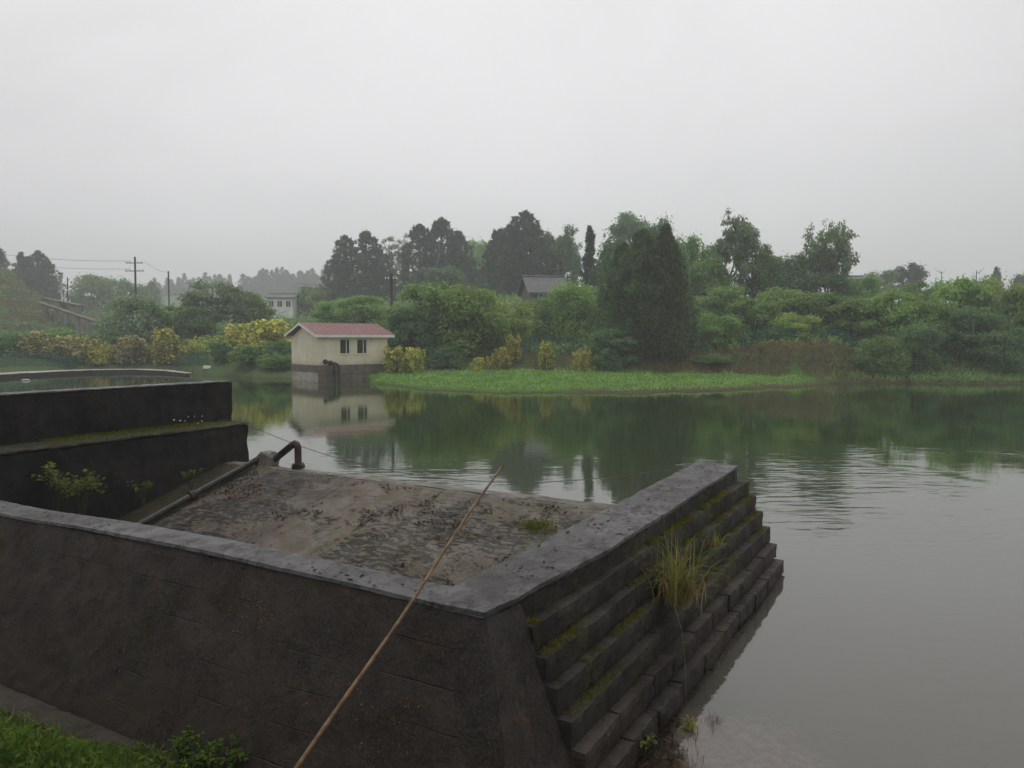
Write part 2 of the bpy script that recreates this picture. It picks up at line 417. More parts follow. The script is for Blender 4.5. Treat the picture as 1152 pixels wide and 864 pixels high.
def build_ground():
    phis = []
    p = -180.0
    while p < 180:
        phis.append(p); p += .28 if -44 <= p <= 44 else 3.0
    rs = []; r = .6
    while r < 34: rs.append(r); r *= 1.045
    while r < 130: rs.append(r); r += .55 if r < 75 else 1.2
    while r < 950: rs.append(r); r *= 1.045
    V = []; FA = []; cols = []
    n = len(phis)
    for r in rs:
        for p in phis:
            x = r * math.sin(R(p)); y = r * math.cos(R(p)); z = terrain_z(x, y); V.append((x, y, z))
            pc = max(-46, min(50, p)); u = CU + F * math.tan(R(pc)); Y = r * math.cos(R(pc))
            t = Y - lerp_table(US, SH, u); L = lerp_table(US, TL, u)
            k = .5 + .5 * nz(x * .35, y * .35) ; k2 = .5 + .5 * nz(x * 1.3, y * 1.3, 4)
            if r < 25: c = (.022 + .012 * k, .019 + .009 * k, .013)
            elif z < .06: c = (.07, .055, .038)
            elif t < L + .4 and 405 < u < 940:
                g = sstep(0, 1.2, t)
                c = (.055 * g + .07 * (1 - g) + .085 * k2 * k, .115 * g + .06 * (1 - g) + .10 * k, .022 + .014 * k2)
                if t < 2.2 + 1.5 * k and u > 640: c = (.085, .085, .035)
            elif t < L + 8 and u > 480:
                g = sstep(.35, .7, k); c = (.080 * (1 - g) + .05 * g, .076 * (1 - g) + .085 * g, .036 * (1 - g) + .026 * g)
                if 865 < u < 965 and t < L + 4.5: g2 = sstep(.3, .75, .6 * k + .4 * k2); c = (.092 * (1 - g2) + .06 * g2, .086 * (1 - g2) + .095 * g2, .044 * (1 - g2) + .032 * g2)
            elif u < 130 and Y > 86:
                g = sstep(.3, .65, .5 + .5 * nz(x * .06, z * 1.3)); c = (.125 * (1 - g) + .085 * g, .100 * (1 - g) + .118 * g, .068 * (1 - g) + .052 * g)
            else: c = (.065 + .03 * k, .105 + .04 * k2, .042)
            cols.append((*c, 1))
    for i in range(len(rs) - 1):
        for j in range(n):
            a = i * n + j; b = i * n + (j + 1) % n
            FA.append((a, b, b + n, a + n))
    c0 = len(V); V.append((0, 0, terrain_z(0, .01))); cols.append((.04, .05, .02, 1))
    for j in range(n): FA.append((c0, (j + 1) % n, j))
    me = bpy.data.meshes.new('ground'); me.from_pydata(V, [], FA)
    at = me.color_attributes.new('col', 'FLOAT_COLOR', 'POINT')
    at.data.foreach_set('color', [x for c in cols for x in c])
    me.polygons.foreach_set('use_smooth', [True] * len(me.polygons))
    m, nt, out = new_mat('ground cover'); nn = N(nt); co = nn.coord()
    a = nn.node('ShaderNodeAttribute', attribute_name='col')
    f = nn.noise(co, 2.2, 6, .65); f2 = nn.noise(co, 14, 4, .6)
    hs = nn.node('ShaderNodeHueSaturation'); nn.link(a.outputs['Color'], hs.inputs['Color'])
    nn.link(nn.ramp(nn.math('ADD', nn.math('MULTIPLY', f, .6), nn.math('MULTIPLY', f2, .4)), .3, .7, .55, 1.35), hs.inputs['Value'])
    nn.bsdf(out, hs.outputs[0], .95, nn.bump(f2, .6, .08), .1)
    me.materials.append(m)
    o = bpy.data.objects.new('ground', me); C.objects.link(o); tag(o, kind='structure')
build_ground()

# ------------------------------------------------------------------ water
def build_water():
    b = MB(); b.quad((-400, -4, 0), (400, -4, 0), (400, 400, 0), (-400, 400, 0))
    m, nt, out = new_mat('lake water'); n = N(nt); co = n.coord()
    x, y, z = n.sep(co)
    # wind ripples: crests lie nearly across the view, in patches a few boat-lengths from the wall
    rv = n.map(co, (.7, 2.3, 1), rot=(0, 0, R(-9)))
    w1 = n.noise(rv, 1.65, 2, .4, .3); w2 = n.noise(n.map(co, (.8, 1.8, 1), (5, 3, 0), (0, 0, R(20))), 5.5, 2, .5)
    patch = n.ramp(n.noise(n.map(co, (1, .75, 1), (2.5, 11.3, 0)), .16, 3, .5), .44, .62)
    zone = n.math('MULTIPLY', n.ramp(y, 10.0, 14.0), n.ramp(y, 25.0, 17.0))
    rip = n.math('MULTIPLY', n.math('MULTIPLY', zone, patch), .55)
    calm = n.math('MULTIPLY', n.noise(n.map(co, (.25, 1.1, 1)), .9, 2, .4), .05)
    soft = n.math('MULTIPLY', n.noise(n.map(co, (1, 1.8, 1), rot=(0, 0, R(12))), 2.2, 3, .5), .05)
    h = n.math('ADD', n.math('MULTIPLY', n.math('ADD', n.math('MULTIPLY', w1, 1.0), n.math('MULTIPLY', w2, .10)), rip), n.math('ADD', calm, soft))
    nb = n.bump(h, 1.0, .042)
    # silt showing through the shallows beside the near bank
    dx = n.math('SUBTRACT', x, 1.55); dy = n.math('SUBTRACT', y, 5.5)
    d2 = n.math('ADD', n.math('MULTIPLY', dx, dx), n.math('MULTIPLY', n.math('MULTIPLY', dy, dy), 1.5))
    silt = n.ramp(n.math('ADD', d2, n.math('MULTIPLY', n.noise(co, 2.2, 5, .6), 1.2)), 1.75, 1.0)
    murk_reflection = n.mix(n.ramp(y, 8, 24), (.066, .063, .048), (.026, .046, .013))  # own murk; farther out, green of reflected trees is put into the colour
    silty = n.mix(n.ramp(n.noise(co, 14, 6, .7), .35, .65), (.075, .060, .050), (.135, .108, .090))
    col = n.mix(n.math('MULTIPLY', silt, .8), murk_reflection, silty)
    n.bsdf(out, col, .03, nb, .5, 1.75)
    o = b.build('water', m); tag(o, kind='structure')
build_water()

# ------------------------------------------------------------------ spillway walls (local frame: x across, y along the channel)
RZ = -TH
zt_ = CAMZ - 1.8       # top of the near walls
def D(d): return CAMZ - d
# -- near parapet wall
pw = empty('parapet_wall', (0, 0, 0), 'long dark battered concrete wall with pale coping crossing the lower left foreground', 'wall', rz=RZ)
EL, EC = -15.0, -2.52
sag = lambda e: .025 * math.sin(e * .9) + .02 * nz(e * .7, 1.3)
def pw_body(i, j, k):
    d = 1.55 * (1 - k)                   # metres under the top
    e = EL + (EC - EL + .42 * d) * i if True else 0
    a0 = 4.145 - .42 * d; a1 = 4.49
    return (e, a0 + (a1 - a0) * j, zt_ - .03 - d + sag(e) * k)
b = MB(); b.hexa(pw_body, 150, 5, 18, .014, 2.5, .006); b.build('wall_face', M['wall_face'], pw)
def pw_cop(i, j, k):
    e = EL + (EC - .02 - EL) * i
    a0, a1 = 4.138 - .012 * (1 - k), 4.475
    return (e, a0 + (a1 - a0) * j, zt_ - .03 + .03 * k + sag(e))
b = MB(); b.hexa(pw_cop, 220, 7, 1, .0035, 5, .003); b.build('coping', M['coping'], pw)
def pw_foot(i, j, k):
    e = EL + (-3.6 - EL) * i
    return (e, 3.22 + .25 * j + .012 * math.sin(e * 2), -.45 + .57 * k + .012 * nz(e * 2, 5))
b = MB(); b.hexa(pw_foot, 110, 5, 4, .015, 3, .012); b.build('footing', M['splay'], pw)

# -- stepped wing wall
ww = empty('stepped_wing_wall', (0, 0, 0), 'stepped dark stone wing wall with flat grey top running out into the water', 'wall', rz=RZ)
def cop_edge(a): return -2.53 + .055 * sstep(4.13, 4.55, a) + .095 * sstep(4.5, 6.4, a)   # the corner is splayed
def cop2(i, j, k):
    a = 4.13 + (10.93 - 4.13) * j
    ne = cop_edge(a)
    e0 = -3.0 - .22 * (1 - sstep(4.5, 4.9, a)) * 0
    e = e0 + (ne - e0) * i
    return (e, a - .10 * i * j, zt_ - .05 + .05 * k + .006 * math.sin(a * 3))
b = MB(); b.hexa(cop2, 9, 130, 2, .007, 4, .006, 3); b.build('coping', M['coping'], ww)
def core(i, j, k):                                 # the first riser, straight under the top
    d = 2.4 * (1 - k)
    a = 4.52 + (10.90 - .08 * i - 4.52) * j
    return (-3.0 + (cop_edge(a) - .008 + 3.0) * i, a, zt_ - .052 - d)
b = MB(); b.hexa(core, 4, 80, 16, .008, 3, .004, 2); b.build('wall_core', M['step'], ww)
def splay(i, j, k):                                # the plastered near end of the wing
    d = 1.6 * (1 - k)
    p0 = (-2.70, 4.15 - .42 * d); p1 = (-2.535 + .43 * d, 4.14 - .42 * d); p2 = (-2.475 + .40 * d, 4.53 + .0 * d); p3 = (-2.8, 4.53)
    q = [(p0[c] * (1 - i) + p1[c] * i) * (1 - j) + (p3[c] * (1 - i) + p2[c] * i) * j for c in (0, 1)]
    return (q[0], q[1], zt_ - .048 - d)
b = MB(); b.hexa(splay, 8, 9, 18, .014, 2.5, .012, 1); b.build('splayed_end', M['splay'], ww)
NST = 8
def outer(k, j):                                   # outer edge of course k (1 = first under the top)
    q = k if k <= 6 else 6 + (k - 6) * .3          # the lowest courses stand almost upright
    near = -2.462 + .098 * q; far = -2.335 + .108 * q
    return near + (far - near) * j
def a_end(k): return 10.93 - .055 * k
for k in range(1, NST + 1):
    zt2 = zt_ - .2 * k; 
    if k <= 4:
        def fn(i, j, kk, k=k, zt2=zt2):
            a = 4.50 + (a_end(k) - 4.50) * j
            e1 = outer(k, j) + .016 * nz(a * .9, k * 3.7) + .013 * nz(a * 4, k)
            e0 = -2.75
            wob = .012 * nz(a * .9, k * 9.1) + .008 * nz(a * 4, k)
            return (e0 + (e1 - e0) * i, a, zt2 - .22 * (1 - kk) + wob * kk)
        b = MB(); b.hexa(fn, 6, 130, 4, .010, 6, .010, k * 5.0); b.build('step', M['step'], ww)
    else:
        j0 = 0.0; r2 = random.Random(k)
        while j0 < .985:
            j1 = min(1.0, j0 + r2.uniform(.075, .12)); 
            if 1 - j1 < .04: j1 = 1.0
            jit = r2.uniform(-.008, .009); tz = r2.uniform(-.008, .008); ln = j1 - j0
            def fn(i, j, kk, k=k, zt2=zt2, j0=j0, ln=ln, jit=jit, tz=tz):
                jj = j0 + .0007 + (ln - .0014) * j
                a = 4.50 + (a_end(k) - 4.50) * jj
                e1 = outer(k, jj) + jit + .01 * nz(a * 2, k * 3.1); e0 = -2.6
                return (e0 + (e1 - e0) * i, a, zt2 - .197 * (1 - kk) + tz * kk)
            b = MB(); b.hexa(fn, 5, 12, 4, .010, 7, .011, k * 7 + j0 * 50); b.build('stone_block', M['block'], ww)
            j0 = j1

# -- left abutment with its ledge
aw = empty('abutment_wall', (0, 0, 0), 'tall blackened concrete wall in two tiers with a mossy ledge on the left', 'wall', rz=RZ)
ZL = D(1.6); ZU = D(.82)
b = MB(); b.hexa(lambda i, j, k: (-13.0 + 1.5 * i + .06 * (1 - k) * i, 3.0 + 7.03 * j, -1.0 + (ZL - .05 + 1.0) * k), 10, 70, 24, .018, 1.7, .015); b.build('lower_tier', M['wall_black'], aw)
b = MB(); b.hexa(lambda i, j, k: (-12.4 + .91 * i, 3.0 + 7.05 * j, ZL - .05 + .05 * k + .012 * nz(j * 30, 3)), 8, 90, 2, .016, 6, .012); b.build('ledge', M['mossy_ledge'], aw)
b = MB(); b.hexa(lambda i, j, k: (-12.62 + .42 * i, 2.4 + 7.85 * j, -1.0 + (ZU - .03 + 1.0) * k), 5, 80, 24, .012, 1.7, .012); b.build('upper_tier', M['wall_black'], aw)
b = MB(); b.hexa(lambda i, j, k: (-12.63 + .44 * i, 2.39 + 7.87 * j, ZU - .03 + .03 * k), 5, 120, 1, .006, 5, .008); b.build('coping', M['coping'], aw)

# -- apron of the spillway
ap = empty('spillway_apron', (0, 0, 0), 'sloping concrete spillway apron blotched with dark flaking crust between the walls', 'spillway', rz=RZ)
ZC = D(2.3)
b = MB(); b.hexa(lambda i, j, k: (-11.5 + 8.6 * i, 4.3 + 5.1 * j, (ZC - .004 - .29 * (9.4 - (4.3 + 5.1 * j))) - .9 * (1 - k)), 140, 80, 2, .012, 2.0, .0); b.build('slab', M['apron'], ap)
b = MB(); b.hexa(lambda i, j, k: (-11.5 + 8.6 * i, 9.40 + .34 * j + .02 * nz(i * 12, 2), ZC + .012 - .02 * j * j - 1.9 * (1 - k)), 140, 5, 8, .014, 2.5, .02); b.build('crest', M['crest'], ap)

# -- pipe lying down the left side of the apron, with elbow
pp = empty('water_pipe', ea(-10.62, 7.0, 0), 'dark iron water pipe running down the apron beside the black wall', 'pipe')
def loc(p, o): return Vector(p) - o.location
pts = []
for t in range(13):
    a = 5.2 + (9.62 - 5.2) * t / 12; pts.append(loc(ea(-10.68 + .012 * math.sin(a * 2), a, ZC - .29 * (9.4 - a) + .085), pp))
b = MB(); b.tube(pts, .058, 12); b.build('pipe_run', M['pipe'], pp, True)
for a in (8.1,):
    z = ZC - .29 * (9.4 - a) + .085
    b = MB(); b.tube([loc(ea(-10.68, a - .04, z - .012), pp), loc(ea(-10.68, a + .04, z + .012), pp)], .082, 12); b.build('coupling', M['rust'], pp)
pb = MB()
def blk(i, j, k):
    s = 1 - .28 * k
    return (-10.55 + .42 * (i - .5) * s, 9.62 + .34 * (j - .5) * s, ZC - .05 + .30 * k)
pb.hexa(blk, 6, 6, 6, .03, 6, .03, 4)
o = pb.build('pipe_anchor', M['crest']); o.rotation_euler = (0, 0, RZ); tag(o, 'small rough concrete anchor block on the crest where the pipe passes through', 'block')
pe = empty('elbow_pipe', ea(-9.8, 9.64, ZC), 'short rusty bent pipe standing on the crest with its flanged foot', 'pipe')
p0 = ea(-10.42, 9.63, ZC + .10); p1 = ea(-9.93, 9.63, ZC + .42); p3 = ea(-9.80, 9.63, ZC + .03)
arc = [p0, p0.lerp(p1, .5), p1, ea(-9.875, 9.63, ZC + .445), ea(-9.83, 9.63, ZC + .43), ea(-9.803, 9.63, ZC + .39), ea(-9.80, 9.63, ZC + .3), p3]
b = MB(); b.tube([loc(p, pe) for p in arc[:3]], .062, 12); b.build('sloping_pipe', M['pipe'], pe, True)
b = MB(); b.tube([loc(p, pe) for p in arc[2:]], .064, 12); b.build('bend', M['rust'], pe, True)
b = MB(); b.tube([loc(p3 + Vector((0, 0, .045)), pe), loc(p3 - Vector((0, 0, .02)), pe)], .115, 14); b.build('flange', M['pipe'], pe)
for k in range(4):
    c = p3 + Vector((.085 * math.cos(k * 1.57 + .5), .085 * math.sin(k * 1.57 + .5), .045))
    b = MB(); b.tube([loc(c, pe), loc(c + Vector((0, 0, .03)), pe)], .014, 6); b.build('bolt', M['rust'], pe)

# -- bamboo pole leaning on the parapet
cont = at_depth(466, 672, 1.77) + Vector((0, 0, .02)); low = at_Y(330, 864, 4.53)
dv = (cont - low); tip = at_depth(466, 672, 1.77) + dv * .88 + Vector((0, 0, .02)); bot = low - dv * .62
bp = empty('bamboo_pole', bot, 'long thin tan bamboo pole leaning over the parapet wall with its tip above the apron', 'pole')
b = MB(); pts = []; rad = []
nn_ = 90; L = (tip - bot).length; side = dv.cross(Vector((0, 0, 1))).normalized()
for k in range(nn_ + 1):
    t = k / nn_; p = bot.lerp(tip, t) + Vector((0, 0, -.035)) * math.sin(math.pi * t) * .6 + side * (.018 * math.sin(t * 5.1) + .01 * math.sin(t * 13))
    r = .0185 + (.0085 - .0185) * t
    if k % 7 == 3: r *= 1.10
    pts.append(p - bot); rad.append(r)
b.tube(pts, rad, 9); b.build('culm', M['bamboo'], bp, True)
for k in range(3, nn_, 14):
    b = MB(); d_ = (pts[k + 1] - pts[k - 1]).normalized() * .005
    b.tube([pts[k] - d_, pts[k] + d_], rad[k] * 1.03, 9); b.build('node_ring', M['bark_pale'], bp)

# -- rope slung across the channel mouth
ra = ea(-11.52, 9.9, ZL + .02); rb = at_Y(775, 523, 10.55); rb.z = zt_ + .01
b = MB(); pts = []
for k in range(41):
    t = k / 40; p = ra.lerp(rb, t); p.z -= 4 * .62 * t * (1 - t); pts.append(p)
b.tube(pts, .006, 5)
o = b.build('rope', M['rope']); tag(o, 'thin grey rope slung across the channel mouth from the mossy ledge to the wing wall', 'rope')

# ------------------------------------------------------------------ leaves and plants
def rvec(r):
    while True:
        v = Vector((r.uniform(-1, 1), r.uniform(-1, 1), r.uniform(-1, 1)))
        if .02 < v.length < 1: return v
def leaf(b, p, nrm, axis, l, w):
    nrm = nrm.normalized(); ax = (axis - nrm * axis.dot(nrm))
    if ax.length < 1e-4: ax = nrm.orthogonal()
    ax.normalize(); s = nrm.cross(ax)
    b.quad(p - ax * l * .5, p + s * w * .5 + ax * l * .05, p + ax * l * .5, p - s * w * .5 + ax * l * .05)
def clump(b, r, c, rad, n, l, w, up=.6, shell=.45, vert=0.0):
    c = Vector(c); rad = Vector(rad) if hasattr(rad, '__len__') else Vector((rad,) * 3)
    for _ in range(n):
        d = rvec(r).normalized(); q = r.random() ** shell
        if r.random() < .24: q *= r.uniform(1.0, 1.75)
        p = c + Vector((d.x * rad.x, d.y * rad.y, d.z * rad.z)) * q
        nrm = d * .7 + Vector((0, 0, up)) + rvec(r) * .75
        ax = Vector((d.x, d.y, -.2)) * (1 - vert) + Vector((d.x * .35, d.y * .35, 1)) * vert + rvec(r) * .6
        s = r.uniform(.65, 1.35)
        leaf(b, p, nrm, ax, l * s, w * s)

PROTO = {}
def norm_pair(key, tr, cr):
    """store trunk and crown meshes with their overall size"""
    xs = [p[0] for p in cr.v]; ys = [p[1] for p in cr.v]; zs = [p[2] for p in cr.v]
    W = (sorted(xs)[int(len(xs) * .99)] - sorted(xs)[int(len(xs) * .01)] + sorted(ys)[int(len(ys) * .99)] - sorted(ys)[int(len(ys) * .01)]) / 2
    PROTO[key] = (tr.mesh(key + ' trunk', M['bark'], True), cr.mesh(key + ' crown', M['mid']), W, sorted(zs)[int(len(zs) * .997)])
def broad(key, seed, H=9.0, W=7.0, base=.25, nclump=26, nleaf=6500, l=.40, w=.26, flat=.75, open_=0.0, lob=.17):
    r = random.Random(seed); tr = MB(); cr = MB()
    th = H * (base + .25); lean = Vector((r.uniform(-.3, .3), r.uniform(-.3, .3), 0))
    tp = [Vector((0, 0, -.4)), lean * .3 + Vector((0, 0, th * .4)), lean * .7 + Vector((0, 0, th * .75)), lean + Vector((0, 0, th)), lean * 1.2 + Vector((0, 0, H * .82))]
    tr.tube(tp, [.030 * H, .022 * H, .018 * H, .013 * H, .004 * H], 8)
    cs = []
    for k in range(nclump):
        t = (k + .5) / nclump
        zc = base + (1 - base) * (.08 + .86 * r.random() ** .85)
        env = math.sin(math.pi * min(1, max(0.05, ((zc - base) / (1 - base)) * .86 + .10))) ** .6
        a = k * 2.4 + r.uniform(-.5, .5); rr = W * .5 * env * r.uniform(.45 + open_ * .2, .92)
        cs.append(Vector((rr * math.cos(a), rr * math.sin(a), zc * H * .95)))
    per = nleaf // nclump
    for c in cs:
        rad = W * lob * r.uniform(.7, 1.35)
        clump(cr, r, c, (rad, rad, rad * flat), int(per * r.uniform(.6, 1.4)), l, w)
        s = tp[r.choice([1, 2, 2, 3, 3])]
        m = s.lerp(c, .55) + Vector((0, 0, -.04 * H))
        tr.tube([s, m, c], [.011 * H, .006 * H, .002 * H], 5, False)
        if open_ > 0:
            for _ in range(3):
                c2 = c + rvec(r) * rad; tr.tube([m, m.lerp(c2, .6), c2], [.005 * H, .003 * H, .001 * H], 4, False)
    norm_pair(key, tr, cr)
def branchy(key, seed, H=11.0, trunk=.35, first=.30, ang=.75, depth=5, l=.30, w=.19, leaves=16, shrink=.74, rise=.25, cr_rad=.42, kids=(2, 3)):
    r = random.Random(seed); tr = MB(); cr = MB()
    def grow(p, d, ln, rad, dep):
        m = p + d * ln * .5 + rvec(r) * ln * .07; q = p + d * ln + rvec(r) * ln * .08
        tr.tube([p, m, q], [rad, rad * .85, rad * .68], 6 if dep > 2 else 4, False)
        if dep <= 2:
            for c in (m, q): clump(cr, r, c, (cr_rad, cr_rad, cr_rad * .6), leaves, l, w, .7, .6)
        if dep == 0: return
        for k in range(r.choice(kids)):
            t = r.uniform(.55, 1.0); nd = (d + rvec(r).normalized() * ang + Vector((0, 0, rise))).normalized()
            grow(p.lerp(q, t) if k else q, nd, ln * shrink * r.uniform(.8, 1.2), rad * .62, dep - 1)
    top = Vector((r.uniform(-.3, .3), r.uniform(-.3, .3), H * trunk))
    tr.tube([(0, 0, -.4), top * .5, top], [.026 * H, .02 * H, .017 * H], 8)
    for k in range(4):
        a = k * 1.9 + r.uniform(-.4, .4); e = r.uniform(.45, .95)
        grow(top.lerp(Vector((0, 0, H * trunk * .75)), .0 if k < 2 else r.random()), Vector((math.cos(a) * e, math.sin(a) * e, 1)).normalized(), H * first * r.uniform(.6, .8), .012 * H, depth - 1)
    norm_pair(key, tr, cr)
def conifer(key, seed, H=12.0, spires=((0, 0, 1.0, 2.2),), nleaf=6000, l=.5, w=.13, base=.05, fat=.62, rag=.3):
    r = random.Random(seed); tr = MB(); cr = MB()
    tot = sum(s[2] * s[3] for s in spires)
    for (sx, sy, hs, Rr) in spires:
        h = H * hs; lean = Vector((r.uniform(-.25, .25), r.uniform(-.25, .25), 0))
        tr.tube([(sx * .35, sy * .35, -.4), (sx * .8, sy * .8, h * .3), (sx + lean.x * .5, sy + lean.y * .5, h * .6), (sx + lean.x, sy + lean.y, h * .97)], [.026 * h, .02 * h, .012 * h, .002 * h], 7)
        n = int(nleaf * hs * Rr / tot); per = 15; nc = max(40, n // per)
        for k in range(nc):
            t = r.random() ** 1.25; t = base + (1 - base) * t
            env = Rr * ((1 - t) ** fat) * min(1, .72 + t * 2.0)
            a = r.uniform(0, 2 * math.pi)
            env *= 1 + rag * 1.1 * noise.noise(Vector((math.cos(a) * 1.1 + seed, math.sin(a) * 1.1 + sx, t * 8)))
            rr = env * (r.random() ** .45)
            c = Vector((sx + lean.x * t + rr * math.cos(a), sy + lean.y * t + rr * math.sin(a), t * h * .97))
            rad = max(.13, Rr * .15 * (1.15 - t) * r.uniform(.6, 1.4))
            clump(cr, r, c, (rad * .85, rad * .85, rad * 2.6), per, l, w, .35, .6, .8)
    norm_pair(key, tr, cr)
def shrub(key, seed, H=2.2, W=2.6, nleaf=1500, l=.24, w=.14, nclump=14):
    r = random.Random(seed); tr = MB(); cr = MB()
    for k in range(nclump):
        a = k * 2.4; q = math.sqrt((k + .5) / nclump); z = H * (.30 + .55 * (1 - q * q) * r.uniform(.7, 1.1) + .12 * r.random())
        c = Vector((W * .40 * q * math.cos(a), W * .40 * q * math.sin(a), z)); rad = W * .13 * r.uniform(.6, 1.5); c += Vector((r.uniform(-.2, .2), r.uniform(-.2, .2), r.uniform(-.25, .3))) * W * .3
        clump(cr, r, c, (rad, rad, rad * 1.05), nleaf // nclump, l, w, .7)
        clump(cr, r, (c.x * .95, c.y * .95, z * .45), (rad, rad, z * .42), nleaf // nclump // 2, l, w, .5)
        for _q in range(3):
            c2 = c + Vector((r.uniform(-.5, .5) * rad * 2.2, r.uniform(-.5, .5) * rad * 2.2, rad * r.uniform(.4, 2.0))); clump(cr, r, c2, (rad * .35, rad * .35, rad * .6), 18, l * 1.1, w, .5, .6, .5)
        tr.tube([(c.x * .15, c.y * .15, -.2), (c.x * .5, c.y * .5, z * .5), c], [.03, .02, .006], 5)
    norm_pair(key, tr, cr)
def bamboo(key, seed):
    r = random.Random(seed); tr = MB(); cr = MB()
    for k in range(9):
        x, y = r.uniform(-1, 1), r.uniform(-1, 1); h = r.uniform(6.5, 10); dx, dy = r.uniform(-1, 1), r.uniform(-1, 1)
        pts = [Vector((x + dx * t ** 3, y + dy * t ** 3, h * t - .35 * t ** 4 * h * .2)) for t in [i / 8 for i in range(9)]]
        tr.tube(pts, [.05 * (1 - i / 9) + .008 for i in range(9)], 5)
        for i in range(3, 9):
            for q in range(3):
                c = pts[i] + rvec(r) * .35
                clump(cr, r, c, (.42, .42, .26), 26, .34, .08, .4, .6)
    norm_pair(key, tr, cr)

broad('round_a', 11); broad('round_b', 12, 8, 8, .15, 34, 7500); broad('round_c', 13, 10, 7, .2, 30, 7000, lob=.15)
broad('layer_a', 14, 8, 9, .2, 38, 7500, flat=.42, lob=.14); broad('layer_b', 15, 7, 8, .08, 36, 8000, flat=.5, lob=.15)
broad('bushy_a', 16, 7, 8, .02, 42, 9000, .36, .24, .7, lob=.16); broad('bushy_b', 17, 6, 8, .02, 40, 8500, .34, .22, .62, lob=.15)
broad('bushy_c', 18, 8, 7, .02, 40, 9000, .36, .22, .6, lob=.15)
branchy('open_round', 2, 11, .36, .22, 1.1, 5, .34, .22, 20, .80, .25, .6, (2, 3, 3))
branchy('open_tall', 4, 11, .14, .25, .9, 5, .28, .18, 10, .80, .2, .45, (3, 3))
branchy('umbrella', 6, 10, .42, .22, 1.1, 5, .36, .18, 22, .78, -.1, .6, (3, 3))
conifer('spires_a', 31, 13, ((-1.0, 0, .95, 2.8), (.7, .2, 1.0, 3.0), (1.9, -.3, .80, 2.6), (-2.3, .2, .74, 2.3)), 24000, fat=.50, rag=.45)
conifer('spires_b', 32, 13, ((0, 0, 1.0, 3.3), (1.7, .4, .88, 2.8), (-1.6, -.2, .84, 2.9)), 24000, fat=.50, rag=.45)
conifer('spires_c', 33, 13, ((-1.4, 0, .93, 2.9), (.6, 0, 1.0, 3.2), (2.2, .5, .86, 2.6)), 24000, fat=.50, rag=.45)
conifer('spire', 34, 12, ((0, 0, 1.0, 1.7),), 6000, rag=.5)
conifer('narrow', 35, 10, ((0, 0, 1.0, 1.1),), 3600, rag=.9)
conifer('big_a', 36, 12, ((-.9, 0, 1.0, 2.7), (1.2, -.3, .92, 2.5), (.2, -.9, .74, 2.4)), 30000, .36, .10, fat=.5, base=.09, rag=.75)
conifer('big_b', 37, 12, ((0, 0, 1.0, 2.7), (1.6, .2, .80, 2.3), (-1.2, -.7, .84, 2.4)), 30000, .36, .10, fat=.48, base=.09, rag=.75)
conifer('ridge_a', 38, 10, ((0, 0, 1.0, 1.9),), 2600, .7, .26, rag=.5)
conifer('ridge_b', 39, 10, ((0, 0, .9, 1.9), (1.3, 0, 1.0, 1.5)), 3600, .7, .26, rag=.5)
shrub('shrub_a', 41); shrub('shrub_b', 42, 2.0, 3.2, 1700, nclump=18); shrub('shrub_c', 43, 2.6, 2.2, 1500, nclump=12)
shrub('shrub_d', 44, 1.6, 3.4, 2200, .2, .12, 20)
bamboo('bamboo', 51); bamboo('bamboo2', 52)

def plant(name, proto, mat, u, vtop, wpx, Y, label, cat='tree', group=None, bark='bark', base_v=None, rz=None, stem='trunk'):
    tr, cr, W, H = PROTO[proto]
    x = (u - CU) / F * Y
    zb = terrain_z(x, Y) - .05
    ztop = at_Y(u, vtop, Y).z
    h = max(.6, ztop - zb)
    wid = wpx / F * Y
    r = empty(name, (x, Y, zb), label, cat, group, rnd.uniform(0, 6.28) if rz is None else rz)
    r.scale = (wid / W, wid / W, h / H)
    t = bpy.data.objects.new(stem, tr); C.objects.link(t); t.parent = r
    t.material_slots[0].link = 'OBJECT'; t.material_slots[0].material = M[bark]
    c = bpy.data.objects.new('crown' if stem == 'trunk' else 'foliage', cr); C.objects.link(c); c.parent = r
    c.material_slots[0].link = 'OBJECT'; c.material_slots[0].material = M[mat]
    return r

